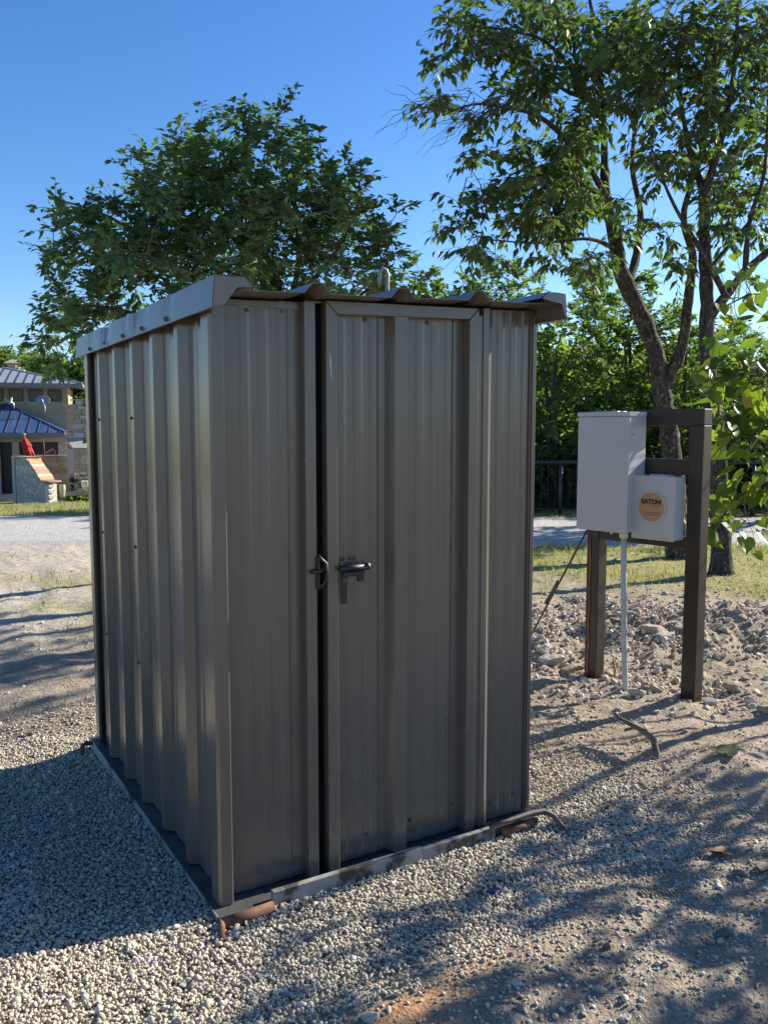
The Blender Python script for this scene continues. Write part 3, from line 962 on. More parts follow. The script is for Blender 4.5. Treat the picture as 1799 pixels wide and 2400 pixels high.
text('EATON', .035, RC[0] + .004, RC[1] + .016, M['ink'], dsk, .0020, sx=1.0)
lines = MB()  # illegible fine print
rr = random.Random(4)
for z_, e_a, e_b, hh in ((.002, .012, -.050, .0022), (-.032, .048, -.055, .0034), (-.044, .048, -.055, .0034)):
    e_ = e_a
    while e_ > e_b:
        w_ = rr.uniform(.0035, .009)
        lines.box((RC[0] + max(e_ - w_, e_b), .1136, RC[1] + z_), (RC[0] + e_, .1139, RC[1] + z_ + hh), rk)
        e_ -= w_ + .0016
kind(lines.build('small_print', M['ink'], dsk), 'stuff')
MB().box((.135, .1121, .900), (.172, .1125, .908), rk).build('sticker', M['white'], met)
MB().box((.1365, .1126, .9015), (.1705, .1129, .9065), rk).build('sticker_print', M['red'], met)
MB().box((.205, .1121, .889), (.240, .120, .898), rk).build('latch', M['galv'], met, bevel=.002)
for z_ in (1.20, .94):
    c = rk(.0915, .02, z_)
    MB().tube([c, c - RE * .004], .004, 8).build('screw', M['galv'], met)

cb = gpt(1466, 1617)
top = rk(.412, .085, .914)
cond = thing('grey_conduit', 'grey plastic conduit running from the tall electric box into the ground', 'conduit', tuple(cb))
pts = [top * (1 - k) + (cb + np.array([0, 0, -.08])) * k + RE * (.006 * math.sin(k * 3.1)) for k in np.linspace(.02, 1, 9)]
MB().tube(pts, .0165, 14).build('pipe', M['pvc'], cond, True)
MB().tube([top + np.array([0, 0, .0]), top + np.array([0, 0, -.035])], .024, 14).build('coupling', M['white'], cond, True)

# bracing rod from the rear post to the ground behind the shed
b0 = rk(.70, -PW * .5, .86); b1 = gpt(1212, 1530)
brace = thing('bracing_rod', 'thin dull steel bracing rod slanting from the rear rack post down behind the shed', 'rod', tuple(b1))
b0 = rk(.725, -.02, .90)
MB().tube([b1 + np.array([0, 0, -.05]), b0], .0065, 8).build('rod', M['rod'], brace, True)
mid = b1 * .55 + b0 * .45
dd = (b0 - b1) / np.linalg.norm(b0 - b1)
MB().tube([mid - dd * .03, mid + dd * .16], .011, 8).build('turnbuckle', M['rod'], brace, True)
MB().tube([mid + dd * -.02 + RE * -.012, mid + dd * .05 + RE * -.014], .004, 6).build('turnbuckle_pin', M['white'], brace, True)

# ------------------------------------------------------------------ fence beyond the road
fence = thing('metal_fence', 'low black metal fence along the far side of the gravel road', 'fence', tuple(wp(1500, 1215, 14.7)))
M['fence'] = simple('fence_paint', (.02, .022, .024), (.035, .036, .036), 20, .5)


def fpt(s, z):
    t = 14.75 - .05 * (s - 3)
    q = CAM + RGT * s + FLAT * t
    return np.array([q[0], q[1], float(ground(q[0], q[1])) + z])


FS0, FS1 = 1.4, 9.6
MB().tube([fpt(s, .915) for s in np.linspace(FS0, FS1, 24)], .03, 8).build('top_rail', M['fence'], fence, True)
MB().tube([fpt(s, .10) for s in np.linspace(FS0, FS1, 24)], .016, 6).build('bottom_rail', M['fence'], fence, True)
for s in np.arange(FS0, FS1 + .1, 1.63) + .02:
    MB().tube([fpt(s, -.1), fpt(s, .90)], .034, 8).build('post', M['fence'], fence, True)
mb = MB()
for s in np.arange(FS0, FS1, .12):
    mb.tube([fpt(s, .10), fpt(s, .90)], .0035, 4, False)
for z_ in np.arange(.18, .9, .12):
    mb.tube([fpt(s, z_) for s in np.linspace(FS0, FS1, 24)], .0035, 4, False)
mb.build('wire_mesh', M['fence'], fence)


# ------------------------------------------------------------------ trees
def unit(v): return v / (np.linalg.norm(v, axis=-1, keepdims=True) + 1e-9)


def leaf_arrays(B, Dv, Nv, Lh, wd, r):
    """folded pointed leaves: 5 points, 4 triangles each"""
    Dv = unit(Dv); side = unit(np.cross(Dv, Nv)); Nn = np.cross(side, Dv)
    L_ = Lh[:, None]; w_ = (Lh * wd)[:, None]
    V = np.stack([B, B + Dv * L_ * .42 - side * w_ + Nn * w_ * .25, B + Dv * L_ * .42 + side * w_ + Nn * w_ * .25,
                  B + Dv * L_ - Nn * L_ * .10, B + Dv * L_ * .45], 1)
    k = np.arange(len(B))[:, None] * 5
    F = np.concatenate([k + [[0, 1, 4]], k + [[1, 3, 4]], k + [[3, 2, 4]], k + [[2, 0, 4]]])
    return V.reshape(-1, 3), F


class Tree:
    def __init__(self, name, label, base, bark_, leaf_, seed, group=None, cat='tree'):
        self.root = thing(name, label, cat, tuple(base), group)
        self.r = np.random.default_rng(seed)
        self.bark, self.leaf = bark_, leaf_
        self.nodes = []
        self.br = MB()
        self.LV = []; self.LF = []; self.LT = []; self.nl = 0

    def limb(self, pts, r0, r1, name='limb', seg=9, wob=.02):
        P = np.array(pts, float)
        # smooth resample
        t = np.linspace(0, len(P) - 1, max(8, 5 * len(P)))
        i = np.clip(t.astype(int), 0, len(P) - 2); f = (t - i)[:, None]
        p0 = P[np.maximum(i - 1, 0)]; p1 = P[i]; p2 = P[i + 1]; p3 = P[np.minimum(i + 2, len(P) - 1)]
        Q = .5 * ((2 * p1) + (-p0 + p2) * f + (2 * p0 - 5 * p1 + 4 * p2 - p3) * f ** 2 + (-p0 + 3 * p1 - 3 * p2 + p3) * f ** 3)
        n = len(Q)
        Q[1:-1] += self.r.normal(0, wob * .5, (n - 2, 3)) * r0 * 2
        rad = r0 + (r1 - r0) * np.linspace(0, 1, n) ** .8
        rad = rad * (1 + .06 * self.r.normal(0, 1, n))
        if name == 'trunk': rad[:3] *= [1.5, 1.22, 1.05]
        MB().tube(Q, rad, seg).build(name, self.bark, self.root, True)
        self.nodes += [(q, d) for q, d in zip(Q[n // 6:], rad[n // 6:])]
        return Q

    def twigline(self, a, b, r0, r1, n=6, wob=.06, sag=0.0):
        k = np.linspace(0, 1, n)[:, None]
        P = a * (1 - k) + b * k
        L_ = np.linalg.norm(b - a)
        P[1:-1] += self.r.normal(0, wob * L_, (n - 2, 3)) * .6
        P[:, 2] += (sag * L_ * 4 * k * (1 - k))[:, 0]
        self.br.tube(P, np.linspace(r0, r1, n), 4 if r0 < .012 else 6, False)
        return P

    def clusters(self, C, size, n_tw, n_lf, leaf_len, wd=.26, droop=.3, bare=0.0, up=.35, jitter=.25):
        """each centre becomes a twig fan hung on the nearest branch"""
        r = self.r
        C = np.asarray(C, float)
        N0 = np.array([q for q, _ in self.nodes])
        order = np.argsort([np.min(np.linalg.norm(N0 - c, axis=1)) for c in C])
        nodes = list(N0)
        arr = np.array(nodes)
        B = []; Dv = []
        for ci in order:
            c = C[ci]
            d = np.linalg.norm(arr - c, axis=1) + .35 * np.maximum(arr[:, 2] - c[2] + .1, 0)
            j = int(np.argmin(d)); a0 = arr[j]
            L_ = np.linalg.norm(c - a0)
            if L_ > .05:
                P = self.twigline(a0, c, .004 + .007 * min(L_, 1.5), .0035, 6, .07, .06)
                arr = np.concatenate([arr, P[2:]])
                out = unit(c - a0)
            else: out = unit(r.normal(0, 1, 3))
            for _ in range(n_tw):
                dv = unit(out * .8 + r.normal(0, .75, 3) + np.array([0, 0, up]))
                ln = size * r.uniform(.55, 1.2)
                e = c + dv * ln + np.array([0, 0, -droop * ln * .35])
                P = self.twigline(c, e, .0035, .0015, 4, .05, .05)
                if r.uniform() < bare: continue
                m = max(2, int(n_lf * r.uniform(.7, 1.3)))
                k = np.sort(r.uniform(.12, 1.02, m))
                bp = c + (e - c) * k[:, None] + r.normal(0, size * .05, (m, 3))
                sd = unit(np.cross(dv, [0, 0, 1.0]) + 1e-6) * np.where(np.arange(m) % 2, 1, -1)[:, None]
                ld = sd * .75 + dv * .7 + r.normal(0, jitter, (m, 3)) + np.array([0, 0, -droop])
                B.append(bp); Dv.append(ld)
        B = np.concatenate(B); Dv = np.concatenate(Dv)
        m = len(B)
        Nv = np.array([0, 0, 1.0]) + r.normal(0, .45, (m, 3))
        Lh = leaf_len * r.uniform(.65, 1.2, m)
        V, F_ = leaf_arrays(B, Dv, Nv, Lh, wd, r)
        self.LV.append(V); self.LF.append(F_ + self.nl); self.nl += len(V)
        self.LT.append(np.repeat(np.clip(r.beta(1.7, 2.6, m) + .12 * r.normal(0, 1, m), 0, .97), 5))

    def finish(self, twig=None):
        if self.br.v:
            kind(self.br.build('branches', twig or M['twig'], self.root, True), 'stuff')
        me = big_mesh('foliage', np.concatenate(self.LV), np.concatenate(self.LF), self.leaf, dict(tint=np.concatenate(self.LT)))
        kind(link('foliage', me, self.root), 'stuff')
        return self.root


def ell_points(r, ells, dens, D, dth, f=lambda X, Y: (X, Y), minsep=0.0):
    """ellipses in photo pixels at depth D become clouds of cluster centres"""
    out = []
    for (cx, cy, rx, ry) in ells:
        n = max(1, int(dens * rx * ry))
        for _ in range(n):
            a_ = r.uniform(0, 6.283); q = math.sqrt(r.uniform(0, 1))
            X, Y = f(cx + rx * q * math.cos(a_), cy + ry * q * math.sin(a_))
            out.append(wp(X, Y, D + r.normal(0, dth) * math.sqrt(max(.1, 1 - q * q))))
    return np.array(out)


dsp = lambda X, Y: (X * 1.085, Y * 1.085)
# left tree, straight behind the shed
DL = 9.0
bl = gpt(640, 1336)
tl = Tree('shade_tree', 'broad leafy green tree rising directly behind the shed', bl, M['bark'], M['leaf'], 101)
P = lambda X, Y, D=DL: wp(X * 1.085, Y * 1.085, D)
tl.limb([bl + [0, 0, -.1], P(592, 1000), P(596, 800), P(598, 660), P(590, 560)], .10, .055, 'trunk')
tl.limb([P(598, 690), P(560, 590, 8.9), P(520, 480, 8.8), P(530, 360, 8.9), P(540, 240, 9)], .045, .012)
tl.limb([P(596, 720), P(640, 600, 9.2), P(640, 480, 9.3), P(610, 350, 9.3)], .04, .012)
tl.limb([P(597, 760), P(480, 660, 9.2), P(360, 560, 9.4), P(240, 470, 9.5), P(120, 430, 9.5)], .04, .009)
tl.limb([P(596, 700), P(680, 600, 8.8), P(740, 520, 8.7), P(780, 420, 8.7)], .035, .009)
tl.limb([P(596, 800), P(460, 740, 8.8), P(300, 680, 8.6), P(170, 660, 8.6), P(70, 690, 8.6)], .035, .008)
tl.limb([P(596, 780), P(700, 700, 9.1), P(800, 620, 9.0), P(850, 570, 9.0)], .03, .007)
ells = [(540, 350, 160, 130), (555, 235, 95, 40), (410, 290, 95, 55), (330, 400, 100, 60), (420, 470, 180, 110), (230, 480, 110, 75), (120, 470, 60, 50), (140, 560, 95, 55),
        (110, 690, 75, 45), (190, 640, 120, 60), (320, 600, 170, 90), (610, 500, 170, 120), (740, 450, 75, 75), (730, 560, 110, 80), (800, 610, 65, 50),
        (160, 770, 90, 35), (300, 720, 120, 70), (660, 310, 70, 60), (560, 600, 120, 60), (860, 455, 28, 14), (905, 610, 45, 18), (690, 660, 120, 30), (840, 560, 30, 15),
        (300, 300, 45, 40), (110, 720, 60, 40), (450, 640, 120, 70)]
ells = [(cx, cy + (26 if cy < 420 else 0), max(.62 * rx, rx - 30), max(.62 * ry, ry - 28)) for cx, cy, rx, ry in ells]
ells += [(765, 470, 60, 60), (800, 540, 55, 45), (835, 615, 40, 30), (740, 390, 50, 40), (850, 560, 28, 18), (690, 620, 90, 30), (250, 560, 130, 60), (480, 560, 160, 70), (420, 400, 120, 60), (640, 420, 90, 70), (200, 700, 120, 50)]
C = ell_points(tl.r, ells, .0036, DL, .75, dsp)
tl.clusters(C, .26, 5, 11, .092, .27, .25)
tl.finish()

# right-hand trees
Q2 = lambda X, Y: (900 + X * .5422, Y * .5422)
P = lambda X, Y, D=9.9: wp(X, Y, D)
b1_ = gpt(1590, 1305)
t1 = Tree('leaning_tree', 'tall drooping tree with the leaning forked trunk behind the rack', b1_, M['bark'], M['leaf_r'], 202)
t1.limb([b1_ + [0, 0, -.1], P(1578, 1130), P(1566, 1000), P(1552, 930), P(1536, 830), P(1500, 735), P(1455, 640), P(1442, 560)], .128, .075, 'trunk', 14)
t1.limb([P(1442, 570), P(1420, 470), P(1416, 380), P(1412, 250), P(1400, 120), P(1375, -40)], .075, .015)
t1.limb([P(1556, 905), P(1596, 815, 9.8), P(1612, 700, 9.7), P(1622, 600, 9.7), P(1602, 500, 9.6), P(1650, 330, 9.5), P(1690, 100, 9.4)], .085, .015)
t1.limb([P(1470, 670), P(1490, 600, 10.2), P(1500, 500, 10.3), P(1480, 380, 10.4), P(1500, 220, 10.5), P(1520, 30, 10.5)], .06, .012)
t1.limb([P(1424, 470), P(1372, 380, 9.6), P(1290, 293, 9.3), P(1225, 260, 9.2), P(1117, 244, 9.1), P(1035, 271, 9.0)], .045, .006)
t1.limb([P(1414, 300), P(1361, 200, 9.8), P(1280, 100, 9.7), P(1180, 70, 9.6), P(1110, 60, 9.6)], .035, .006)
t1.limb([P(1424, 500), P(1380, 440, 10), P(1290, 420, 10), P(1180, 480, 9.9), P(1090, 520, 9.8)], .035, .006)
t1.limb([P(1448, 590), P(1380, 560, 9.5), P(1260, 570, 9.3), P(1130, 560, 9.2)], .03, .005)
t1.limb([P(1414, 240), P(1330, 215, 9.5), P(1235, 150, 9.3), P(1150, 110, 9.2)], .03, .005)
ells = [(320, 110, 85, 45), (250, 265, 50, 35), (235, 440, 70, 45), (480, 170, 120, 60), (480, 520, 80, 40), (405, 690, 55, 40), (620, 660, 75, 55), (800, 620, 100, 80),
        (560, 800, 90, 55), (700, 800, 150, 90), (390, 880, 75, 50), (290, 960, 50, 40), (420, 1060, 90, 50), (700, 960, 130, 60), (850, 860, 90, 70), (640, 40, 140, 60),
        (690, 330, 130, 60), (850, 330, 80, 70), (880, 470, 80, 60), (1000, 130, 110, 90), (1060, 300, 110, 80), (480, 400, 50, 30), (640, 450, 70, 35),
        (900, 1130, 80, 50), (740, 1100, 50, 40), (1050, 980, 50, 50), (350, 30, 60, 30), (830, 100, 90, 70), (600, 250, 60, 50), (540, 950, 70, 50), (780, 720, 90, 50)]
C = ell_points(t1.r, ells, .0024, 9.7, .6, Q2)
t1.clusters(C, .27, 4, 6, .13, .24, .75, .12, .1)
# bare twigs reaching left
for _ in range(46):
    X0 = t1.r.uniform(180, 620); a0 = wp(*Q2(X0, 450 + t1.r.normal(0, 30)), 9.2)
    t1.twigline(a0, wp(*Q2(X0 - t1.r.uniform(60, 260), 470 + t1.r.normal(60, 90)), 9.1 + t1.r.normal(0, .3)), .005, .0012, 6, .06)
for _ in range(30):
    X0 = t1.r.uniform(420, 760); a0 = wp(*Q2(X0, 120 + t1.r.normal(0, 40)), 9.4)
    t1.twigline(a0, wp(*Q2(X0 - t1.r.uniform(60, 200), 180 + t1.r.normal(0, 90)), 9.4 + t1.r.normal(0, .3)), .005, .0012, 6, .06)
t1.finish()

P = lambda X, Y, D=8.75: wp(X, Y, D)
b2_ = gpt(1690, 1345)
t2 = Tree('upright_tree', 'upright tree with mottled trunk showing at the right of the rack frame', b2_, M['bark'], M['leaf_r'], 303)
t2.limb([b2_ + [0, 0, -.1], P(1686, 1180), P(1668, 960), P(1656, 820), P(1655, 700), P(1650, 560), P(1648, 450)], .115, .05, 'trunk', 12)
t2.limb([P(1652, 755), P(1690, 705), P(1742, 640, 8.7), P(1799, 590, 8.6), P(1880, 530, 8.5)], .06, .03)
t2.limb([P(1700, 695), P(1650, 600, 8.6), P(1600, 520, 8.5), P(1560, 440, 8.4), P(1520, 330, 8.3)], .035, .008)
t2.limb([P(1745, 637, 8.7), P(1755, 520, 8.6), P(1790, 400, 8.6), P(1800, 200, 8.6)], .035, .01)
t2.limb([P(1648, 460), P(1690, 320), P(1720, 150), P(1730, -60)], .045, .012)
t2.limb([P(1648, 450), P(1610, 330, 9), P(1590, 180, 9.1), P(1600, 20, 9.2)], .04, .012)
t2.limb([P(1655, 640), P(1720, 560, 9), P(1780, 480, 9.1), P(1840, 300, 9.1)], .03, .01)
ells = [(1100, 200, 140, 90), (1120, 420, 130, 80), (1230, 300, 150, 110), (1400, 180, 170, 120), (1550, 80, 150, 90), (1500, 400, 160, 120), (1610, 560, 110, 90), (1300, 520, 140, 80),
        (1350, 640, 120, 70), (1500, 740, 140, 90), (1240, 740, 90, 70), (1110, 680, 70, 60), (1450, 880, 110, 80), (1610, 840, 80, 70), (1250, 990, 70, 50), (1270, 1120, 60, 45),
        (1000, 850, 60, 40), (1560, 1230, 50, 40), (1500, 1000, 90, 50), (1650, 250, 120, 150), (1200, 80, 120, 70), (1640, 1000, 60, 60)]
C = ell_points(t2.r, ells, .00135, 8.9, .45, Q2)
t2.clusters(C, .27, 4, 6, .12, .24, .75, .12, .1)
# the rest of its crown, right of the picture
n = 14
C = np.stack([t2.r.normal(0, 1, n), t2.r.normal(0, 1, n), t2.r.normal(0, .8, n)], 1)
C = unit(C) * t2.r.uniform(.3, 1, (n, 1)) ** .5 * [1.6, 1.6, 1.1] + [8.3, 1.9, 5.6]
t2.clusters(C, .32, 4, 8, .13, .24, .75, .1, .1)
t2.finish()

# heart-leaved sapling at the right edge
RB = np.array([4.55, .15, 0.0]); RB[2] = float(ground(RB[0], RB[1]))
rb = Tree('heart_leaf_sapling', 'sapling with large bright heart-shaped leaves entering at the right edge', RB, M['bark'], M['leaf_red'], 404)
rb.limb([RB + [0, 0, -.1], RB + [.02, .0, .6], RB + [-.03, -.05, 1.2], RB + [.05, -.2, 1.8], RB + [-.02, -.35, 2.3]], .05, .018, 'trunk')
for dx_, dy_, dz_ in ((.3, -.9, 1.2), (-.5, -1.2, 1.5), (.1, -1.6, 1.1), (.6, -.4, 1.6)):
    rb.limb([RB + [0, 0, .45], RB + [dx_ * .5, dy_ * .5, .45 + dz_ * .4], RB + [dx_, dy_, .3 + dz_]], .022, .008)
P = lambda X, Y, D=5.35: wp(X, Y, D)
arms = [([RB + [-.03, .02, 1.1], P(1880, 905), P(1790, 880), P(1720, 878), P(1665, 890)], 0), ([RB + [-.02, .02, 1.05], P(1880, 990), P(1790, 985), P(1720, 1010), P(1680, 1045)], 1),
        ([RB + [-.01, .02, .85], P(1880, 1120), P(1800, 1130), P(1730, 1165), P(1690, 1215)], 2), ([RB + [0, 0, 1.5], P(1890, 740), P(1820, 700), P(1760, 690), P(1705, 715)], 3)]
heart = []
for k in range(25):
    a_ = 2 * math.pi * k / 25
    hx = 16 * math.sin(a_) ** 3; hy = 13 * math.cos(a_) - 5 * math.cos(2 * a_) - 2 * math.cos(3 * a_) - math.cos(4 * a_)
    heart.append((hx / 34.0, (5 - hy) / 22.0))
hv = [(0, 0.03, .0)] + [(x_, y_, .16 * abs(x_) - .10 * y_ * y_ + .015 * math.sin(9 * y_ + 4 * x_)) for x_, y_ in heart[:-1]]
# midrib row keeps the fold
mb_h = [(x_, y_, z_) for x_, y_, z_ in hv[1:]]
nh = len(mb_h)
heart_meshes = []
for q in range(8):
    me_ = bpy.data.meshes.new('leaf')
    mid_ = (0.0, .42, -.06)
    vs = mb_h + [mid_]
    me_.from_pydata(vs, [], [(i, (i + 1) % nh, nh) for i in range(nh)])
    at = me_.attributes.new('tint', 'FLOAT', 'POINT')
    at.data.foreach_set('value', np.full(nh + 1, [.15, .3, .42, .55, .68, .82, .93, 1.0][q], np.float32))
    me_.materials.append(M['leaf_red']); me_.polygons.foreach_set('use_smooth', [True] * nh); me_.update()
    heart_meshes.append(me_)
r = rb.r
nleaf = 0


def heart_leaf(p, dv, L_, q=None):
    y_ = Vector(dv).normalized()
    up_ = Vector((r.normal(0, .5), r.normal(0, .5), 1.0))
    x_ = y_.cross(up_).normalized(); z_ = x_.cross(y_)
    rot = Matrix((x_, y_, z_)).transposed().to_quaternion()
    if q is None: q = int(r.choice(8, p=[.14, .17, .19, .18, .15, .11, .06, .0]))
    link_part('leaf', heart_meshes[q], rb.root, Vector(p), rot, (L_, L_, L_))


for pts, k in arms:
    Q = rb.limb(pts, .012, .004, 'limb', 6)
    n = len(Q)
    for _ in range((64, 56, 64, 30)[k]):
        i = r.integers(n // 4, n)
        p = Q[i] + r.normal(0, 1, 3) * [.09, .09, .11]
        rb.twigline(Q[i], p, .0025, .0015, 4, .08)
        heart_leaf(p, (r.normal(0, .5) - .25, r.normal(0, .5) - .1, -.45 + r.normal(0, .3)), r.uniform(.075, .13))
# yellow spotted leaves
for X, Y in ((1748, 935), (1758, 700), (1712, 720)):
    heart_leaf(P(X, Y, 5.2), (-.3, -.2, -.8), .075, 7)
n = 125
C = unit(r.normal(0, 1, (n, 3))) * r.uniform(.1, 1, (n, 1)) ** .45 * [1.0, .95, .90] + [4.75, -.95, 1.45]
rb.clusters(C, .26, 3, 5, .095, .40, .4)
rb.finish()

# ------------------------------------------------------------------ woodland beyond the fence
def wood_tree(label, X, Yb, D, ells, seed, dens=.0014, leaf=.11, limbs=True, dth=.8, tint=None, size=.34, trunk_r=.08, group='trees beyond the fence'):
    b = wp(X, Yb, D); b[2] = float(ground(b[0], b[1]))
    t = Tree('woodland_tree', label, b, M['bark_dark'], M['leaf_far'], seed, group)
    ctr = np.mean([(e[0], e[1]) for e in ells], 0)
    topy = min(e[1] for e in ells)
    t.limb([b + [0, 0, -.2], wp(X + 6, Yb * .7 + ctr[1] * .3, D), wp(X * .6 + ctr[0] * .4, ctr[1], D), wp(ctr[0], topy * .6 + ctr[1] * .4, D)], trunk_r, .015, 'trunk')
    if limbs:
        for (cx, cy, rx, ry) in ells[:5]:
            t.limb([wp(X + 3, Yb * .6 + ctr[1] * .4, D), wp(X * .6 + cx * .4 + t.r.normal(0, 14), (Yb * .45 + cy * .55), D + t.r.normal(0, .3)), wp(cx, cy + ry * .4, D + t.r.normal(0, .4))], trunk_r * .55, .01, wob=.15)
    C = ell_points(t.r, ells, dens * 2.6, D, dth)
    t.clusters(C, size, 6, 10, leaf, .28, .2)
    return t.finish()


wood_tree('dark many-limbed tree between the shed and the tall electric box', 1290, 1205, 16.0,
          [(1240, 860, 80, 60), (1330, 800, 90, 70), (1400, 860, 70, 60), (1250, 740, 90, 60), (1370, 730, 90, 50), (1300, 930, 90, 50), (1410, 950, 60, 50), (1225, 960, 40, 50), (1290, 1030, 80, 50)], 501, .0010, .12, trunk_r=.12)
wood_tree('pale green bushy tree showing over the right end of the shed roof', 1150, 1190, 19,
          [(1150, 690, 110, 60), (1090, 740, 70, 60), (1200, 660, 70, 40), (1180, 780, 90, 70), (1060, 690, 40, 20), (1140, 900, 120, 120), (1150, 1050, 100, 90)], 502, .0013, .13)
wood_tree('small leafy tree peeking over the middle of the shed roof', 960, 1110, 30,
          [(965, 680, 55, 26), (1000, 655, 16, 16), (930, 700, 50, 25), (1035, 700, 35, 16), (985, 760, 90, 60), (975, 630, 25, 10)], 503, .0019, .25, size=.5)
wood_tree('dense tree behind the leaning trunk, above the rack', 1480, 1190, 17.5,
          [(1450, 700, 100, 60), (1520, 800, 110, 80), (1430, 830, 80, 80), (1500, 920, 120, 70), (1380, 680, 50, 40), (1560, 1000, 90, 70), (1460, 1020, 110, 60)], 504, .0014, .13)
wood_tree('bushy tree seen through the opening of the rack frame', 1600, 1200, 16.5,
          [(1600, 880, 90, 70), (1640, 960, 80, 60), (1580, 1040, 100, 60), (1660, 800, 60, 60), (1560, 780, 60, 50)], 505, .0015, .11)
wood_tree('rounded sunlit tree on the skyline at the right edge', 1730, 1200, 19,
          [(1720, 810, 60, 60), (1780, 850, 70, 60), (1830, 900, 60, 60), (1700, 890, 80, 60), (1770, 960, 100, 60), (1740, 1040, 110, 60)], 506, .0016, .12)
wood_tree('woodland tree standing behind the heart-leaved sapling', 1790, 1215, 16,
          [(1790, 960, 70, 60), (1760, 1050, 90, 60), (1830, 1000, 60, 80), (1720, 1010, 60, 50)], 507, .0016, .11)
wood_tree('dark tree filling the gap beside the right wall of the shed', 1200, 1205, 17,
          [(1230, 1010, 60, 60), (1280, 1080, 80, 50), (1210, 1110, 60, 60), (1340, 1040, 60, 60)], 508, .0018, .11)


wood_tree('leafy tree leaning over the road at the far right edge behind the sapling', 1960, 1230, 14.2,
          [(1930, 720, 90, 60), (1880, 800, 70, 60), (2010, 780, 90, 80), (1960, 860, 100, 60), (2040, 900, 80, 80), (1900, 900, 60, 50)], 509, .0016, .11)


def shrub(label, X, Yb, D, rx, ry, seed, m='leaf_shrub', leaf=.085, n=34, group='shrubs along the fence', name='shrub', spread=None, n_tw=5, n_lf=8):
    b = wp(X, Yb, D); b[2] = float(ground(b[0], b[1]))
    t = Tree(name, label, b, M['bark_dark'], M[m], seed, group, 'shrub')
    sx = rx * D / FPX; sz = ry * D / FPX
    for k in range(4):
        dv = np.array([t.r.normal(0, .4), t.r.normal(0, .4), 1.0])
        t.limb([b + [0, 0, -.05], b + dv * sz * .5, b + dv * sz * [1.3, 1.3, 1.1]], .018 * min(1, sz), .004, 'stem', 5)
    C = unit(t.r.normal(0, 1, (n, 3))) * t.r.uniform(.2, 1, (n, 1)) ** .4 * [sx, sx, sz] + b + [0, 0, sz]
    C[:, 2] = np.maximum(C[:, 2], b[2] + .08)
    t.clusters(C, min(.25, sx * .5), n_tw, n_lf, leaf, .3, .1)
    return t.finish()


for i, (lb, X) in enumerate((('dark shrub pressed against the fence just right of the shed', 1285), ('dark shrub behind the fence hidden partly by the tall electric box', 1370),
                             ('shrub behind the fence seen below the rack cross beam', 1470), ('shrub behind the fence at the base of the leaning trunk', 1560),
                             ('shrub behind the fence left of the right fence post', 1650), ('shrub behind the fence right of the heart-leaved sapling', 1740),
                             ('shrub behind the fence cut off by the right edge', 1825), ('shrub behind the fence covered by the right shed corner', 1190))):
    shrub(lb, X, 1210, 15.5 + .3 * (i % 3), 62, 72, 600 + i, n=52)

# far wood closing the view
def far_wood(name, s0, s1, t0, t1, h, n, seed):
    r = np.random.default_rng(seed)
    s = r.uniform(s0, s1, n); t = r.uniform(t0, t1, n)
    x = CAM[0] + RGT[0] * s + FLAT[0] * t; y = CAM[1] + RGT[1] * s + FLAT[1] * t
    top = h * (1 + .55 * fnoise(s * .25, t * .12, 83, 3))
    z = ground(x, y) + top * r.uniform(0, 1, n) ** .7
    B = np.stack([x, y, z], 1)
    V, F_ = leaf_arrays(B, r.normal(0, 1, (n, 3)) + [0, 0, -.2], np.array([0, 0, 1.0]) + r.normal(0, .5, (n, 3)), r.uniform(.18, .34, n), .34, r)
    me = big_mesh(name, V, F_, M['leaf_far'], dict(tint=np.repeat(np.clip(r.beta(2, 2.4, n), 0, .97), 5)))
    return kind(link(name, me), 'stuff')


far_wood('far_woodland', 2.5, 20, 23, 30, 4.2, 40000, 91)
far_wood('distant_treeline', -9.5, 2.6, 27, 33, 4.4, 26000, 93)
far_wood('woodland_undergrowth', 1.6, 11, 16.5, 20, 1.5, 12000, 92)

# ------------------------------------------------------------------ the house
HD = 36.0
HA = R(17)
HO = wp(100, 1172, HD)
HU = RGT * math.cos(HA) + FLAT * math.sin(HA)
HB = FLAT * math.cos(HA) - RGT * math.sin(HA)


def hs_(u, b, z): return HO + HU * u + HB * b + np.array([0, 0, z])


def uz(X, Y, b=0.0):
    """house coordinates of a photo pixel on the vertical plane b behind the front"""
    d = px_ray(X, Y); k = ((HO + HB * b - CAM) @ HB) / (d @ HB); q = CAM + d * k - HO
    return float(q @ HU), float(q[2])


M['stucco'] = simple('tan_render', (.30, .235, .165), (.36, .29, .21), 3, .85)
M['siding'] = simple('tan_siding_board', (.34, .265, .175), (.42, .335, .23), 5, .75)
M['wall_stone'] = simple('grey_stone_wall', (.28, .26, .225), (.36, .335, .295), 5, .9, bump=.01, bscale=20)
M['roof_grey'] = simple('grey_metal_roof', (.34, .335, .345), (.40, .395, .40), 1.5, .42, metal=.3)
M['roof_sky_tint'] = simple('sky_tinted_metal_roof', (.055, .105, .22), (.075, .135, .27), 1.5, .32, metal=.35)  # blue sky reflection put into the roof's base colour
M['seam'] = simple('dark_roof_seam', (.012, .013, .017), rough=.5)
M['fascia'] = simple('grey_fascia', (.16, .16, .165), rough=.6)
M['dark_door_shade'] = simple('dark_door_shade', (.012, .012, .014), rough=.5)  # near-black door colour, also paints the shade inside the openings
a = NT('window_glass'); a.set(color=(.012, .014, .016), rough=.06, spec=.4); M['glass'] = a.m
M['frame_dark'] = simple('dark_window_frame', (.03, .026, .024), rough=.5)
M['mortar'] = simple('pale_mortar', (.36, .33, .285), (.42, .39, .34), 12, .95)
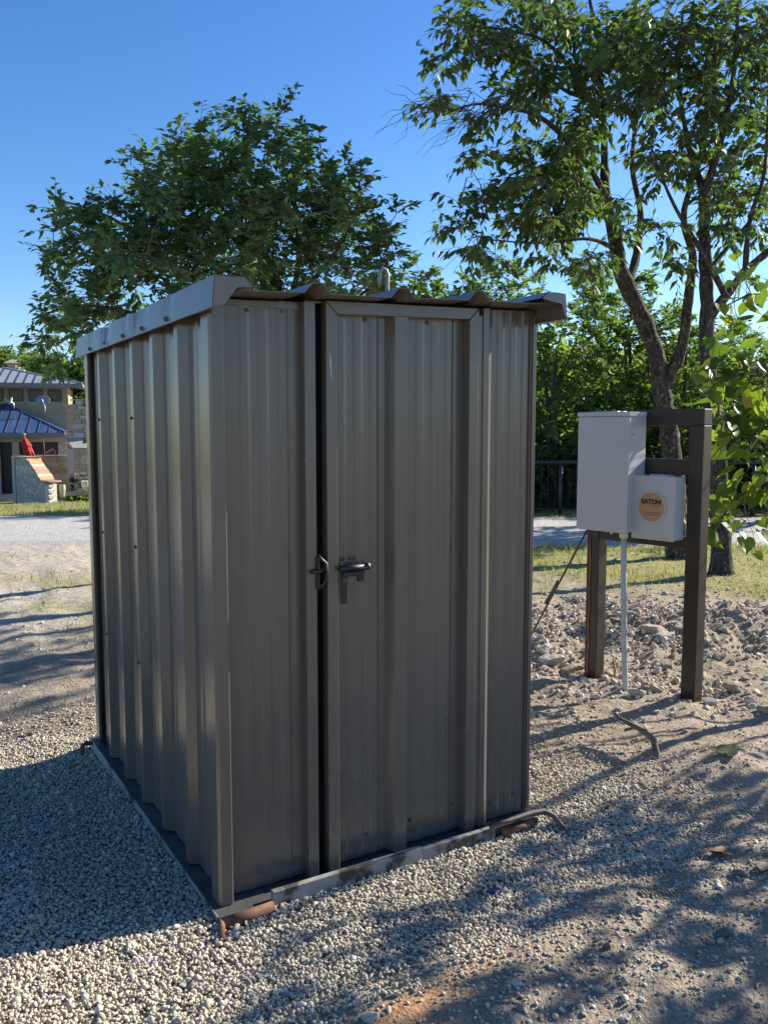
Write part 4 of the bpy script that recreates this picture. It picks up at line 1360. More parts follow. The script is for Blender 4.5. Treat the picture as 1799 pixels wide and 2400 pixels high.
STN = [simple('limestone_%s' % nm, c1, c2, 9, .9, bump=.012, bscale=14) for nm, c1, c2 in
       (('cream', (.46, .41, .33), (.56, .51, .43)), ('grey', (.32, .30, .265), (.42, .395, .35)), ('buff', (.40, .31, .22), (.48, .39, .29)), ('pale', (.50, .475, .43), (.62, .59, .54)))]
TAN = [simple('sandstone_%s' % nm, c1, c2, 7, .9, bump=.01, bscale=14) for nm, c1, c2 in
       (('tan', (.36, .25, .15), (.46, .34, .22)), ('orange', (.42, .26, .12), (.5, .33, .17)), ('pinkish', (.34, .235, .165), (.42, .30, .22)), ('straw', (.46, .37, .24), (.54, .45, .32)))]


def rough_block(m, seed, amp=.06):
    """one irregular unit block, 8 corners moved, shared by many stones"""
    r = random.Random(seed)
    mb = MB().box((-.5, -.5, -.5), (.5, .5, .5))
    mb.v = [tuple(c + r.uniform(-amp, amp) for c in p) for p in mb.v]
    return mb.mesh('stone', m)


BLK = [rough_block(m, i * 3 + k) for i, m in enumerate(STN) for k in range(2)]
BLT = [rough_block(m, 50 + i * 3 + k) for i, m in enumerate(TAN) for k in range(2)]


def coursed(parent, fr, axes, u0, u1, z0, z1, row, ln, depth, blocks, r, inside=None, gap=.012, sp=.02):
    """stones laid in courses on a face; fr(u, z) -> world centre on the face; axes = rotation"""
    z = z0; k = 0
    while z < z1 - .02:
        h = min(row * r.uniform(.75, 1.3), z1 - z)
        u = u0
        while u < u1 - .02:
            w = min(ln * r.uniform(.6, 1.5), u1 - u)
            if u1 - (u + w) < ln * .35: w = u1 - u
            if inside is None or inside(u + w / 2, z + h / 2):
                o = link_part('stone', blocks[r.integers(0, len(blocks))], parent, Vector(fr(u + w / 2, z + h / 2)), axes,
                              (w - gap, depth + r.uniform(-sp, sp), h - gap))
            u += w
        z += h; k += 1


def quat_of(ux, uy): return Matrix((Vector(ux), Vector(uy), Vector((0, 0, 1)))).transposed().to_quaternion()


house = thing('house', 'two-storey tan house with metal hip roofs beyond the lawn at left', 'house', tuple(HO))
hr = np.random.default_rng(77)
# upper storey, set back 4 m
UB = 4.0
uL, uR = uz(-120, 950, UB)[0], uz(160, 950, UB)[0]
z_sill = uz(100, 985, UB)[1]; z_eave = uz(100, 906, UB)[1]
MB().box((uL, UB, z_sill - .6), (uR, UB + 5, z_eave), hs_).build('upper_wall', M['stucco'], house)
wz0, wz1 = uz(40, 940, UB)[1], uz(40, 912.5, UB)[1]
for X0, X1 in ((-22, 8), (22, 55), (68, 101), (113, 145)):
    a0, a1 = uz(X0, 925, UB)[0], uz(X1, 925, UB)[0]
    w_ = MB().box((a0, UB - .05, wz0), (a1, UB - .005, wz1), hs_).build('window', M['frame_dark'], house)
    MB().box((a0 + .04, UB - .056, wz0 + .04), (a1 - .04, UB - .0515, wz1 - .04), hs_).build('pane', M['glass'], w_)
# lap siding boards at the right end of the upper storey
bz0, bz1 = uz(120, 968, UB)[1], uz(150, 926, UB)[1]
n_b = 9; hb = (bz1 - bz0) / n_b
for k in range(n_b):
    x0 = uz(92 if k < 3 else 97 if k < 5 else 147, 960, UB)[0]
    zb = bz0 + k * hb
    MB().prism([(-.045, zb), (-.012, zb + hb - .004), (-.002, zb + hb - .004), (-.002, zb)], x0, uR + .02, lambda p, q, s: hs_(s, UB + p, q)).build('siding_board', M['siding'], house)


def hip_roof(nm, X_apex, Y_apex, X_r, Y_r, X_l, b_eave, b_ridge, m, nseam, seam_step):
    ur, ze = uz(X_r, Y_r, b_eave); ul, _ = uz(X_l, Y_r, b_eave)
    ua, za = uz(X_apex, Y_apex, b_ridge)
    e0, e1 = hs_(ul, b_eave, ze), hs_(ur, b_eave, ze)
    rl, ra = hs_(ul, b_ridge, za), hs_(ua, b_ridge, za)
    eb, rb_ = hs_(ur, b_ridge * 2 - b_eave, ze), hs_(ul, b_ridge * 2 - b_eave, ze)
    dz = np.array([0, 0, -.10])
    P6 = [e0, e1, ra, rl, eb, rb_]
    vs = P6 + [p + dz for p in P6]
    o = MB().add(vs, [(0, 1, 2, 3), (1, 4, 2), (4, 5, 3, 2), (6, 9, 8, 7), (7, 8, 10), (10, 8, 9, 11), (0, 6, 7, 1), (1, 7, 10, 4), (4, 10, 11, 5), (5, 11, 6, 0)]).build(nm, m, house)
    # seams perpendicular to the eave, ending at hip or ridge
    u = ur - seam_step * .5
    while u > ul:
        f = min(1.0, (ur - u) / max(ur - ua, 1e-6))
        top_ = hs_(u, b_eave + (b_ridge - b_eave) * f, ze + (za - ze) * f)
        bot = hs_(u, b_eave - .02, ze)
        MB().tube([bot + [0, 0, .012], top_ + [0, 0, .012]], .026, 4).build('seam', M['seam'], o)
        u -= seam_step
    MB().tube([e1 + [0, 0, .02], ra + [0, 0, .02]], .035, 5).build('hip_cap', m, o)
    MB().box((ul, b_eave - .03, ze - .20), (ur + .0, b_eave + .0, ze - .002), hs_).build('fascia', M['fascia'], o)
    return ze


hip_roof('upper_roof', 6, 862, 194, 899, -120, UB - 1.0, UB + 2.2, M['roof_grey'], 12, .38)
ze2 = hip_roof('lower_roof', 15, 947, 152, 1014, -110, -.5, 3.4, M['roof_sky_tint'], 12, .42)
# lower front: header, piers and dark openings
zo = uz(100, 1036, 0)[1]; zf = uz(10, 1156, 0)[1]
uL0, uR0 = uz(-110, 1030, 0)[0], uz(158, 1030, 0)[0]
MB().box((uL0, 0, zo), (uR0, .35, ze2 - .05), hs_).build('front_header', M['wall_stone'], house)
for X0, X1 in ((-110, 1), (30, 46), (138, 158)):
    MB().box((uz(X0, 1080, 0)[0], .001, zf - 1.0), (uz(X1, 1080, 0)[0], .349, zo - .002), hs_).build('pier', M['wall_stone'], house)
MB().box((uL0, .36, zf - 1), (uR0, 3.0, ze2 - .10), hs_).build('inner_wall', M['dark_door_shade'], house)  # coloured near-black for the shade of the room behind
d_ = MB().box((uz(2, 1100, 0)[0], .24, zf), (uz(29, 1100, 0)[0], .30, zo - .01), hs_).build('dark_door_shade', M['dark_door_shade'], house)
MB().box((uz(46, 1100, 0)[0], .2, zf - .4), (uz(138, 1100, 0)[0], .3, zo - .01), hs_).build('opening_shade_panel', M['dark_door_shade'], house)  # near-black panel painting the shade of the second opening
MB().box((uz(0, 1156, -.6)[0], -.55, zf - .5), (uz(32, 1156, -.6)[0], .1, zf - .02), hs_).build('doorstep', M['wall_stone'], house)
MB().box((uz(17, 850, 9)[0], 9, uz(20, 880, 9)[1]), (uz(37, 850, 9)[0], 10, uz(20, 851, 9)[1]), hs_).build('roof_vent', M['siding'], house)
ua, za = uz(17, 850, 9)[0], uz(20, 851, 9)[1]
mb = MB(); w2 = uz(37, 850, 9)[0]
mb.add([hs_(ua - .15, 8.85, za), hs_(w2 + .15, 8.85, za), hs_(w2 + .15, 10.2, za), hs_(ua - .15, 10.2, za), hs_((ua + w2) / 2, 9.5, za + .25)], [(0, 1, 4), (1, 2, 4), (2, 3, 4), (3, 0, 4), (3, 2, 1, 0)])
mb.build('vent_cap', M['siding'], house)
MB().tube([hs_(*[uz(57, 880, 6)[0], 6, uz(57, 885, 6)[1]]), hs_(uz(57, 867, 6)[0], 6, uz(57, 867, 6)[1])], .05, 8).build('roof_pipe', M['white'], house)

# chimney: its corner faces the camera
DC = 34.3
cc = wp(176, 1100, DC); cz0 = cc[2] - 1.6
ct = wp(176, 951, DC)[2]
cR = unit(RGT * .93 + FLAT * .36); cB = unit(-RGT * .75 + FLAT * .66)
ch = thing('stone_chimney', 'tall pale limestone chimney at the end of the lower roof', 'chimney', (cc[0], cc[1], cz0))


def cf(p, q, z): return np.array([cc[0], cc[1], 0]) + cR * p + cB * q + np.array([0, 0, z])


MB().box((.03, .03, cz0), (1.25, .55, ct), cf).build('core', M['mortar'], ch)
rot = quat_of(cR, np.cross([0, 0, 1.0], cR))
coursed(ch, lambda u, z: cf(u, .03, z), rot, 0, 1.25, cz0 + .3, ct, .17, .30, .10, BLK, hr)
# narrow buff side
rot2 = quat_of(cB, np.cross([0, 0, 1.0], cB))
coursed(ch, lambda u, z: cf(.03, u, z), rot2, .02, .56, cz0 + .3, ct, .42, .6, .08, [BLT[4], BLT[0], BLT[5]], hr, sp=.01)
MB().box((-.06, -.06, ct + .003), (1.31, .62, ct + .055), cf).build('coping', STN[1], ch)
for u in (.35, .8, 1.2):
    MB().box((u, .08, ct + .057), (u + .09, .5, ct + .22), cf).build('cap_stub', STN[3], ch)
MB().box((.2, -.03, ct + .222), (1.4, .62, ct + .27), cf).build('cap_slab', TAN[3], ch)
# lower shoulder of the chimney
zs = wp(150, 1052, DC)[2]
MB().box((-.30, -.55, cz0), (1.05, -.045, zs), cf).build('shoulder', M['mortar'], ch)
coursed(ch, lambda u, z: cf(u, -.56, z), rot, -.30, 1.05, cz0, zs, .16, .28, .08, BLK, hr)
MB().prism([(-.58, zs + .003), (-.05, zs + .36), (-.05, zs + .42), (-.62, zs + .05)], -.34, .36, lambda p, q, s: cf(s, p, q)).build('shoulder_slab', STN[1], ch)

# stair wall in front of the dark door
DW = 33.0
w0 = wp(40, 1172, DW)
wU = unit(RGT * .80 - FLAT * .60); wB = np.cross([0, 0, 1.0], wU)
wall = thing('stone_stair_wall', 'grey stone stair wall with sloping tan coping in front of the dark door', 'wall', tuple(w0))
pm = DW / FPX


def wf(u, q, z): return np.array([w0[0], w0[1], 0]) + wU * u + wB * q + np.array([0, 0, z])


def wuz(X, Y):
    d = px_ray(X, Y); k = ((w0 - CAM) @ wB) / (d @ wB); q = CAM + d * k
    return float((q - w0) @ wU), float(q[2])


pts = [wuz(40, 1180), wuz(104, 1180), wuz(104, 1130), wuz(99, 1128), wuz(62, 1074), wuz(40, 1072)]
MB().prism(pts, .05, .42, lambda p, q, s: wf(p, s, q)).build('core', M['mortar'], wall)
(uA, zA), (uB_, zB_) = wuz(62, 1074), wuz(99, 1128)
uE = wuz(104, 1130)[0]
z0_ = wuz(40, 1174)[1]


def in_face(u, z):
    lim = zA if u < uA else zA + (zB_ - zA) * (u - uA) / (uB_ - uA)
    return z < lim - .03


coursed(wall, lambda u, z: wf(u, .05, z), quat_of(wU, wB), 0, uE, z0_ - .06, zA, .105, .24, .09, [BLK[2], BLK[3], BLK[0], BLK[2]], hr, in_face, .010, .012)
rotE = quat_of(wB, np.cross([0, 0, 1.0], wB))
for k in range(7):                                   # rough end of the wall, palest stones to paint it sunlit
    zz = z0_ - .02 + k * .105
    link_part('stone', BLK[6 + k % 2], wall, Vector(wf(uE + .03 + .02 * (k % 2), .24, zz + .05)), quat_of(wU, wB), (.12, .42, .10))
    if k % 2 == 0: link_part('stone', BLK[7], wall, Vector(wf(uE + .20, .10, zz + .05)), quat_of(wU, wB), (.24, .20, .10))
    else: link_part('stone', BLK[6], wall, Vector(wf(uE + .18, .14, zz + .05)), quat_of(wU, wB), (.18, .26, .10))
link_part('stone', BLK[2], wall, Vector(wf(-.11, .2, (z0_ + zA) / 2)), quat_of(wU, wB), (.20, .46, (zA - z0_) + .12))
nsl = 7
sl = np.array([uB_ - uA, zB_ - zA]); L_ = np.linalg.norm(sl); sdir = sl / L_
for k in range(nsl):
    c = np.array([uA, zA]) + sl * (k + .5) / nsl + np.array([-sdir[1], sdir[0]]) * .02
    x_ = Vector(wU * sdir[0] + np.array([0, 0, sdir[1]])); z_ = x_.cross(Vector(wB))
    rq = Matrix((x_, Vector(wB), z_)).transposed().to_quaternion()
    link_part('coping_stone', BLT[(k * 3) % 8], wall, Vector(wf(c[0], .24, c[1])), rq, (L_ / nsl - .008, .58, .07))
link_part('coping_stone', BLT[6], wall, Vector(wf(uA / 2 - .05, .24, zA + .035)), quat_of(wU, wB), (uA + .35, .58, .06))
link_part('coping_stone', BLT[4], wall, Vector(wf((uB_ + uE) / 2 + .12, .24, zB_ + .0)), quat_of(wU, wB), (uE - uB_ + .45, .58, .05))

# tan garden wall behind
DG = 35.0
g0 = wp(82, 1140, DG); gz0 = g0[2] - .6; gz1 = wp(82, 1067, DG)[2]
gw = thing('garden_wall', 'tan coursed stone garden wall between the stair wall and the chimney', 'wall', (g0[0], g0[1], gz0))
glen = (170 - 82) * DG / FPX
gf = lambda u, q, z: np.array([g0[0], g0[1], 0]) + RGT * u + FLAT * q + np.array([0, 0, z])
MB().box((0, .04, gz0), (glen, .3, gz1), gf).build('core', M['mortar'], gw)
coursed(gw, lambda u, z: gf(u, .04, z), quat_of(RGT, FLAT), 0, glen, gz0 + .3, gz1, .13, .30, .08, BLT, hr, None, .012, .012)

# closed red umbrella
D_ = 34.4
ub = wp(64, 1072, D_)
um = thing('red_umbrella', 'closed red patio umbrella leaning above the stone stair wall', 'umbrella', (ub[0], ub[1], ub[2] - .9))
M['red_cloth'] = simple('red_canvas', (.36, .018, .022), (.46, .03, .035), 8, .8)
pa = lambda X, Y: wp(X, Y, D_)
MB().tube([pa(80, 1120), pa(70, 1068), pa(56, 1020)], .022, 8).build('pole', M['siding'], um, True)
for k in range(6):
    an = k * 1.047
    of = RGT * .10 * math.cos(an) + FLAT * .10 * math.sin(an)
    MB().tube([pa(57.5, 1024) + of * .15, pa(60, 1036) + of * .7, pa(64, 1048) + of * 1.2], [.02, .07, .10], 7).build('canopy_fold', M['red_cloth'], um, True)
    MB().tube([pa(62, 1044) + of * .8, pa(67, 1058) + of * 1.1, pa(71, 1068) + of * 1.5], [.07, .09, .05], 7).build('canopy_fold', M['red_cloth'], um, True)
MB().lathe([(.01, 0), (.07, .02), (.07, .08), (.02, .10)], tuple(pa(56.5, 1021)), 10).build('finial', M['siding'], um)

# pink bent garden ornament
M['pink'] = simple('pink_paint', (.52, .14, .16), rough=.6)
o = MB().tube([pa(103, 1100), pa(103, 1066), pa(108, 1062), pa(116, 1057), pa(121, 1055), pa(124, 1053), pa(127, 1054), pa(130, 1060), pa(132, 1070), pa(133, 1085)], [.02, .03, .035, .05, .05, .035, .03, .028, .025, .02], 8).build('bent_ornament', M['pink'], None, True)
tag(o, 'pink bent garden ornament standing above the tan garden wall', 'garden ornament')
o = MB().tube([pa(103.5, 1110), pa(104, 1050), pa(102, 1028)], [.025, .025, .012], 6).build('garden_stake', M['rod'], None, True)
tag(o, 'thin brown stake rising behind the tan garden wall', 'stake')
# dishes
def dish(label, X, Y, D, rx, ry, tilt, m, post):
    c = wp(X, Y, D)
    t = thing('satellite_dish', label, 'satellite dish', tuple(wp(post[0], post[1], D)), 'satellite dishes on the house')
    ax = unit(-FLAT * math.cos(tilt) + RGT * math.sin(tilt) + np.array([0, 0, .35]))
    e1 = unit(np.cross(ax, [0, 0, 1.0])); e2 = np.cross(e1, ax)
    vs = [c - ax * .06]; fs = []; sg = 24
    for rr_ in (.5, 1.0):
        for k in range(sg):
            an = 2 * math.pi * k / sg
            vs.append(c + (e1 * math.cos(an) * rx + e2 * math.sin(an) * ry) * rr_ + ax * (.06 * rr_ ** 2 - .06))
    fs = [(0, 1 + k, 1 + (k + 1) % sg) for k in range(sg)] + [(1 + k, 1 + sg + k, 1 + sg + (k + 1) % sg, 1 + (k + 1) % sg) for k in range(sg)]
    o = MB().add(vs, fs).build('reflector', m, t, True)
    s = o.modifiers.new('thick', 'SOLIDIFY'); s.thickness = .02
    MB().tube([wp(post[0], post[1], D), wp(post[0], post[1] - 10, D), c + ax * -.02], .03, 8).build('mast', M['galv'], t, True)
    MB().tube([wp(post[0], post[1] - 12, D), c + ax * .28 - np.array([0, 0, .05])], .02, 6).build('feed_arm', M['galv'], t, True)
    return t


M['dish'] = simple('dish_grey', (.22, .24, .28), rough=.5)
dish('grey oval satellite dish in front of the tan siding', 101, 938, 37.5, .30, .23, .25, M['dish'], (106, 966))
dish('small white satellite dish at the peak of the lower roof', 26, 938, 37.5, .12, .15, -.9, M['white'], (33, 958))

# planters and planting by the garden wall
M['urn'] = simple('pale_green_glaze', (.33, .35, .27), (.40, .42, .34), 6, .4)
M['pot'] = simple('dark_green_glaze', (.12, .13, .09), (.18, .19, .14), 6, .5)
D_ = 33.2


def planter(label, X, Yb, wpx, hpx, m, prof):
    b = wp(X, Yb, D_); s = D_ / FPX
    o = MB().lathe([(a_ * wpx * s, z_ * hpx * s) for a_, z_ in prof], tuple(b), 20).build('planter_pot', m, None, True)
    return tag(o, label, 'planter'), b, s


planter('tall pale green urn beside the end of the stone stair wall', 147, 1166, 8, 30, M['urn'], [(.55, 0), (.75, .2), (.95, .6), (1.0, .85), (.85, .95), (.95, 1.0), (.7, 1.0), (.6, .9)])
planter('round dark green pot between the stair wall and the pale urn', 131, 1163, 11, 26, M['pot'], [(.5, 0), (.9, .3), (1.0, .6), (.85, .9), (.92, 1.0), (.7, 1.0), (.6, .9)])
planter('white bowl planter holding lime foliage beside the shed corner', 202, 1147, 11, 20, M['white'], [(.6, 0), (.9, .5), (1.0, .9), (1.05, 1.0), (.8, 1.0), (.7, .85)])
bd = gpt(182, 1163)
b0, b1 = wp(155, 1163, 32.8), wp(235, 1158, 33.4)
ed = MB()
for k in range(6):
    p0, p1 = b0 + (b1 - b0) * k / 6, b0 + (b1 - b0) * (k + .97) / 6
    dn = unit(b1 - b0); bk = np.cross([0, 0, 1.0], dn)
    ed.add([p0, p1, p1 + bk * .2, p0 + bk * .2] + [q + np.array([0, 0, .16]) for q in (p0, p1, p1 + bk * .2, p0 + bk * .2)], [(0, 3, 2, 1), (4, 5, 6, 7), (0, 1, 5, 4), (1, 2, 6, 5), (2, 3, 7, 6), (3, 0, 4, 7)])
ed.build('bed_edging', M['wall_stone'])
tag(bpy.data.objects['bed_edging'], 'low grey stone edging of the flower bed left of the shed', 'edging')
shrub('green flowering shrub against the chimney base beside the shed', 186, 1140, 34, 20, 34, 701, 'leaf_shrub', .10, 40, 'plants by the house wall')
shrub('lime green tuft in the bed next to the pale urn', 163, 1158, 33.6, 9, 7, 702, 'leaf_lime', .16, 10, 'plants by the house wall')
shrub('lime green tuft in the bed left of the white planter', 190, 1156, 33.6, 7, 7, 703, 'leaf_lime', .16, 9, 'plants by the house wall')
shrub('lime foliage spilling from the white bowl planter', 203, 1128, 33.2, 7, 7, 704, 'leaf_lime', .14, 9, 'plants by the house wall')
M['leaf_pale'] = leaf_mat('pale_bloom_leaf', (.22, .17, .15), (.36, .29, .26), (.46, .38, .36), .3)
shrub('slender shrub with pale pinkish leaves before the tan garden wall', 146, 1136, 33.9, 9, 28, 705, 'leaf_pale', .07, 16, 'plants by the house wall', n_tw=3, n_lf=4)
M['flower'] = simple('red_petal', (.5, .02, .04), rough=.6)
b = wp(174, 1115, 33.3)
o = MB().lathe([(.01, 0), (.06, .02), (.05, .07), (.01, .08)], tuple(b), 8).build('red_flower', M['flower'])
tag(o, 'red bloom on the front of the flowering shrub by the chimney', 'flower')

for lb, X, D, ells, sd in (('dark leafy tree rising behind the right end of the upper roof', 165, 46, [(150, 885, 60, 30), (190, 910, 40, 50), (110, 870, 50, 25), (200, 860, 40, 40), (185, 960, 40, 40), (215, 930, 40, 70)], 801),
                           ('sunlit pale tree behind the ridge of the upper roof', 30, 50, [(30, 845, 50, 18), (-30, 850, 60, 25), (80, 858, 40, 20), (60, 875, 70, 25)], 802),
                           ('tree behind the house hidden mostly by the shed', 250, 48, [(250, 850, 70, 60), (270, 930, 70, 80), (230, 1000, 50, 70)], 803)):
    wood_tree(lb, X, 1080, D, ells, sd, .006, .26, limbs=True, dth=1.4, size=.7, trunk_r=.16, group='trees behind the house')

# ------------------------------------------------------------------ single stones, sticks and leaves
ROCKM = {}
for nm, c1, c2 in (('pale', (.44, .40, .34), (.58, .54, .47)), ('tan', (.33, .265, .20), (.45, .37, .29)), ('grey', (.24, .235, .225), (.36, .35, .33)), ('dark', (.13, .12, .11), (.24, .22, .20)),
                   ('white', (.58, .56, .52), (.70, .68, .65)), ('brown', (.17, .12, .09), (.26, .19, .14))):
    a = NT('stone_' + nm)
    n1 = a.noise(26, 6, .65); n2 = a.noise(7, 3, .5)
    c = a.ramp(n1, [(.3, c1), (.7, c2)])
    c = a.mix(a.ramp(n2, [(.5, 0.0), (.7, .5)]), c, (.36, .29, .22))
    a.set(color=c, rough=.9, spec=.2, normal=a.bump(n1, 1.0, .025))
    ROCKM[nm] = a.m


def rock(name, label, X, Y, wpx, m, flat=.6, seed=0, cat='stone', ang=.34, long=1.25):
    c = gpt(X, Y)
    D = float((c - CAM) @ FLAT)
    rad = wpx * .5 * D / FPX
    r = np.random.default_rng(seed + 1000)
    bm = bmesh.new()
    bmesh.ops.create_icosphere(bm, subdivisions=3, radius=1.0)
    cuts = unit(r.normal(0, 1, (9, 3))); lim = r.uniform(.42, .80, 9)
    ph = r.uniform(0, 6.28, (3, 3))
    for v in bm.verts:
        p = np.array(v.co)
        for n_, l_ in zip(cuts, lim):                # split faces: flatten everything beyond each plane
            q = p @ n_
            if q > l_: p = p - n_ * (q - l_) * .97
        p = p * (1 + ang * .16 * sum(math.sin(3.1 * p[(i + 1) % 3] + ph[i, 0]) for i in range(3)) / 1.5) + r.normal(0, .012, 3)
        v.co = p * [long, 1 / long ** .5, flat]
    me = bpy.data.meshes.new(name); bm.to_mesh(me); bm.free()
    me.materials.append(ROCKM[m])
    o = bpy.data.objects.new(name, me); COL.objects.link(o)
    o.location = c + np.array([0, 0, rad * flat * .5]) + FLAT * rad * .2
    o.rotation_euler = (r.normal(0, .12), r.normal(0, .12), r.uniform(-.5, .5) - YAW)
    sc_ = rad / max(abs(np.array([v.co[0] for v in me.vertices])).max(), .01)
    o.scale = (sc_, sc_, sc_)
    return tag(o, label, cat)


rocks = [
    ('boulder', 'large pale boulder lying at the left foot of the rear rack post', 1295, 1545, 68, 'pale', .62),
    ('boulder', 'tan slab of rock touching the base of the rear rack post', 1341, 1560, 56, 'tan', .55),
    ('boulder', 'knobbly boulder tucked behind the large pale boulder', 1272, 1523, 34, 'pale', .85),
    ('boulder', 'broad clod of earth behind the conduit, in front of the grass', 1528, 1486, 78, 'tan', .40),
    ('boulder', 'pale jagged boulder between the conduit and the front post', 1565, 1512, 60, 'pale', .55),
    ('boulder', 'big rounded limestone boulder right of the front rack post', 1718, 1622, 60, 'tan', .60),
    ('boulder', 'upright limestone lump between the big boulder and the right edge', 1760, 1650, 34, 'pale', .95),
    ('boulder', 'wedge-shaped stone leaning on the right face of the front post', 1664, 1652, 34, 'pale', .75),
    ('boulder', 'limestone boulder cut off by the right edge below the sapling', 1795, 1672, 46, 'tan', .7),
    ('rock', 'pale rock at the foot of the grey conduit', 1492, 1632, 44, 'pale', .7),
    ('rock', 'crumbly tan rock right of the conduit foot', 1533, 1622, 40, 'tan', .7),
    ('rock', 'greyish lump halfway between the conduit and the front post', 1559, 1570, 30, 'grey', .8),
    ('rock', 'squat tan rock just right of the conduit above its foot', 1496, 1597, 32, 'pale', .6),
    ('rock', 'dark shaded rock behind the conduit near the rear post', 1440, 1461, 28, 'brown', .6),
    ('rock', 'grey stone in the rubble at far right below the grass', 1700, 1480, 30, 'tan', .6),
    ('rock', 'flat tan stone low in the rubble left of the right boulder', 1745, 1592, 24, 'tan', .55),
    ('stone', 'smooth white stone in front of the front rack post', 1537, 1672, 21, 'white', .6),
    ('stone', 'small pale stone right of the smooth white stone', 1582, 1680, 17, 'pale', .7),
    ('stone', 'flat grey stone lying just left of the fallen stick', 1449, 1766, 28, 'grey', .35),
    ('stone', 'tan flat stone half sunk at the right edge of the gravel', 1513, 1981, 33, 'tan', .45),
    ('stone', 'grey angular stone below the tan flat stone', 1569, 2037, 36, 'grey', .7),
    ('stone', 'dark brown angular stone near the right edge', 1735, 2055, 40, 'dark', .6),
    ('stone', 'pale broken stone cut by the right edge of the picture', 1790, 2040, 40, 'tan', .6),
    ('stone', 'small white pointed stone below the dark angular stone', 1682, 2081, 25, 'white', .75),
    ('stone', 'square grey stone just below the boot print', 1499, 2138, 29, 'grey', .8),
    ('stone', 'grey flat stone left of the sunlit patch below the boot print', 1476, 2180, 29, 'grey', .5),
    ('stone', 'large rough dark stone at the lower right', 1696, 2192, 46, 'dark', .6),
    ('stone', 'small grey stone left of the large rough dark stone', 1546, 2197, 20, 'grey', .6),
    ('stone', 'dark slate stone at the edge of the gravel', 1236, 2186, 20, 'dark', .8),
    ('stone', 'long tan stone at the gravel edge beside the slate stone', 1192, 2178, 34, 'tan', .45),
    ('stone', 'brownish lump in the shade left of a sunlit strip', 1420, 2224, 22, 'brown', .8),
    ('stone', 'small sandy stone under the brownish lump', 1459, 2254, 26, 'tan', .55),
    ('stone', 'lone grey stone in the shaded dirt at lower right', 1559, 2259, 18, 'grey', .6),
    ('stone', 'bright white angular stone at the bottom on shaded dirt', 1212, 2313, 27, 'white', .8),
    ('stone', 'wedge stone casting a dark shadow at the bottom centre right', 1406, 2324, 37, 'tan', .65),
    ('stone', 'tilted tan stone above right of the wedge stone', 1464, 2304, 27, 'tan', .65),
    ('stone', 'flat pale stone close to the bottom edge', 1467, 2388, 31, 'pale', .45),
    ('stone', 'round brown stone in the shadow left of the wedge stone', 1222, 2366, 30, 'brown', .6),
    ('stone', 'large pale rock at the bottom edge beside the orange clay', 868, 2392, 50, 'pale', .65),
    ('stone', 'grey stone at the lower end of the sunlit gravel', 636, 2369, 26, 'grey', .7),
    ('stone', 'white quartz stone on the sunlit gravel below the left corner', 352, 2262, 30, 'white', .7),
    ('stone', 'brown stone on the bare dirt left of the shed', 72, 1724, 18, 'brown', .7),
    ('stone', 'small brown stone touching the brown stone left of the shed', 52, 1727, 12, 'brown', .6),
    ('stone', 'pale flat stone in the sunlit dirt far left', 120, 1682, 12, 'tan', .5),
    ('stone', 'pebble-sized grey stone near the right tow rod', 1345, 1990, 16, 'grey', .7),
]
for i, (nm, lb, X, Y, w_, m_, fl) in enumerate(rocks):
    rock(nm, lb, X, Y, w_, m_, fl, i, 'boulder' if nm == 'boulder' else 'stone')

# boot print pressed in the dust
c = gpt(1541, 2096)
gu, gv = np.meshgrid(np.linspace(-.075, .075, 61), np.linspace(-.04, .04, 27))
ca, sa = math.cos(.15), math.sin(.15)
PX = c[0] + (gu * ca - gv * sa) * RGT[0] + (gu * sa + gv * ca) * FLAT[0]
PY = c[1] + (gu * ca - gv * sa) * RGT[1] + (gu * sa + gv * ca) * FLAT[1]
em = smooth(1.0, .7, (gu / .075) ** 2 + (gv / .04) ** 2)
PZ = ground(PX, PY) + .010 * em - .006 + .0045 * em * np.sign(np.sin(gu * 480 + gv * 60)) * (np.abs(gv) < .03)
ix = np.arange(gu.size).reshape(gu.shape)
F = np.stack([ix[:-1, :-1], ix[:-1, 1:], ix[1:, 1:], ix[1:, :-1]], -1).reshape(-1, 4)
kind(link('boot_print', big_mesh('boot_print', np.stack([PX.ravel(), PY.ravel(), PZ.ravel()], 1), F, M['ground'], None, True)), 'structure')

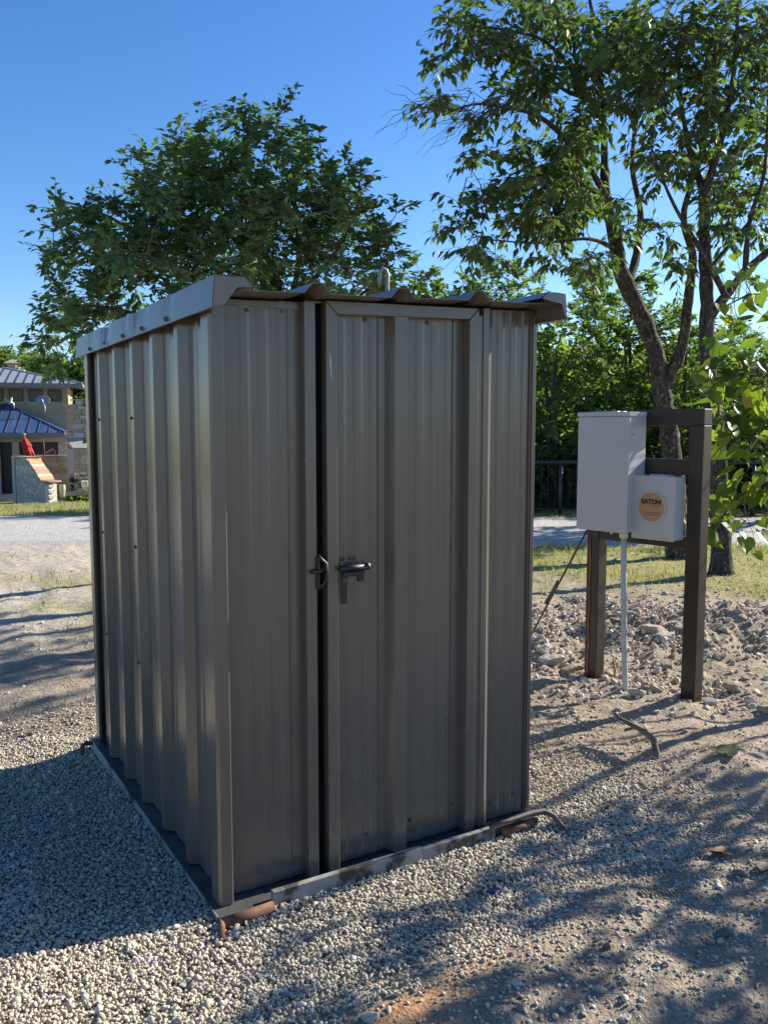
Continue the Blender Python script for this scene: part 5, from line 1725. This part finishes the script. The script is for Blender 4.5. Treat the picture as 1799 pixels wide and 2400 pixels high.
# forked stick standing in the dirt
sp_ = [gpt(1536, 1778), gpt(1536, 1778) + [-.005, .02, .055]]
D0 = float((sp_[0] - CAM) @ FLAT)
stick = thing('fallen_stick', 'crooked dead brown stick poking out of the dirt below the rack', 'stick', tuple(sp_[0]))
P = lambda X, Y, k=0: wp(X, Y, D0 + k)
MB().tube([P(1537, 1790), P(1538, 1765, .02), P(1530, 1735, .05), P(1515, 1718, .1), P(1492, 1705, .15), P(1470, 1694, .2), P(1450, 1683, .25), P(1437, 1673, .3)], [.016, .014, .0145, .017, .013, .011, .009, .004], 8).build('stem', M['twig'], stick, True)
MB().tube([P(1452, 1684, .25), P(1444, 1674, .26), P(1434, 1668, .27)], [.006, .004, .002], 6).build('fork', M['twig'], stick, True)
MB().tube([P(1520, 1722, .1), P(1512, 1708, .1)], [.011, .006], 6).build('knot', M['twig'], stick, True)
MB().tube([P(1480, 1699, .2), P(1484, 1695, .2)], [.005, .002], 5).build('spur', M['twig'], stick, True)


def ground_leaf(label, X, Y, L_, m, tint, rz, curl=.2):
    c = gpt(X, Y, .012)
    me_ = heart_meshes[3].copy(); me_.materials.clear(); me_.materials.append(m)
    o = link('fallen_leaf', me_)
    o.location = c; o.rotation_euler = (curl, .1, rz); o.scale = (L_, L_, L_)
    return tag(o, label, 'leaf')


M['leaf_fallen'] = simple('dull_green_leaf', (.022, .032, .012), (.038, .048, .018), 14, .8, spec=.2)
M['leaf_brown'] = simple('brown_dry_leaf', (.24, .09, .045), (.34, .15, .07), 14, .7)
ground_leaf('dull green leaf lying on shaded dirt right of the stick', 1702, 1768, .095, M['leaf_fallen'], .3, -1.2)
ground_leaf('reddish brown dry leaf lying on the dirt at right', 1700, 2004, .07, M['leaf_brown'], .3, 1.0)
ground_leaf('pale brown dry leaf beside the reddish leaf', 1676, 2006, .055, M['leaf_brown'], .3, .2)
M['blue'] = simple('blue_plastic', (.02, .035, .16), rough=.4)
c = gpt(1158, 2098, .012)
r = np.random.default_rng(5)
bm = bmesh.new(); bmesh.ops.create_icosphere(bm, subdivisions=2, radius=.022)
for v in bm.verts: v.co = Vector(np.array(v.co) * r.uniform(.5, 1.3, 3) * [1.3, 1, .5])
me = bpy.data.meshes.new('plastic_scrap'); bm.to_mesh(me); bm.free(); me.materials.append(M['blue'])
o = link('plastic_scrap', me); o.location = c
tag(o, 'crumpled dark blue plastic scrap on the shaded gravel', 'litter')
# dry stalk by the conduit
c = gpt(1438, 1590)
o = MB().tube([c + [0, 0, -.02], c + [.005, .0, .05], c + [.0, .01, .13]], [.009, .008, .003], 6).build('broken_stalk', simple('dry_stalk', (.30, .17, .08), (.42, .26, .14), 20, .8), None, True)
tag(o, 'short broken orange-brown stalk between the rear post and the conduit', 'stalk')
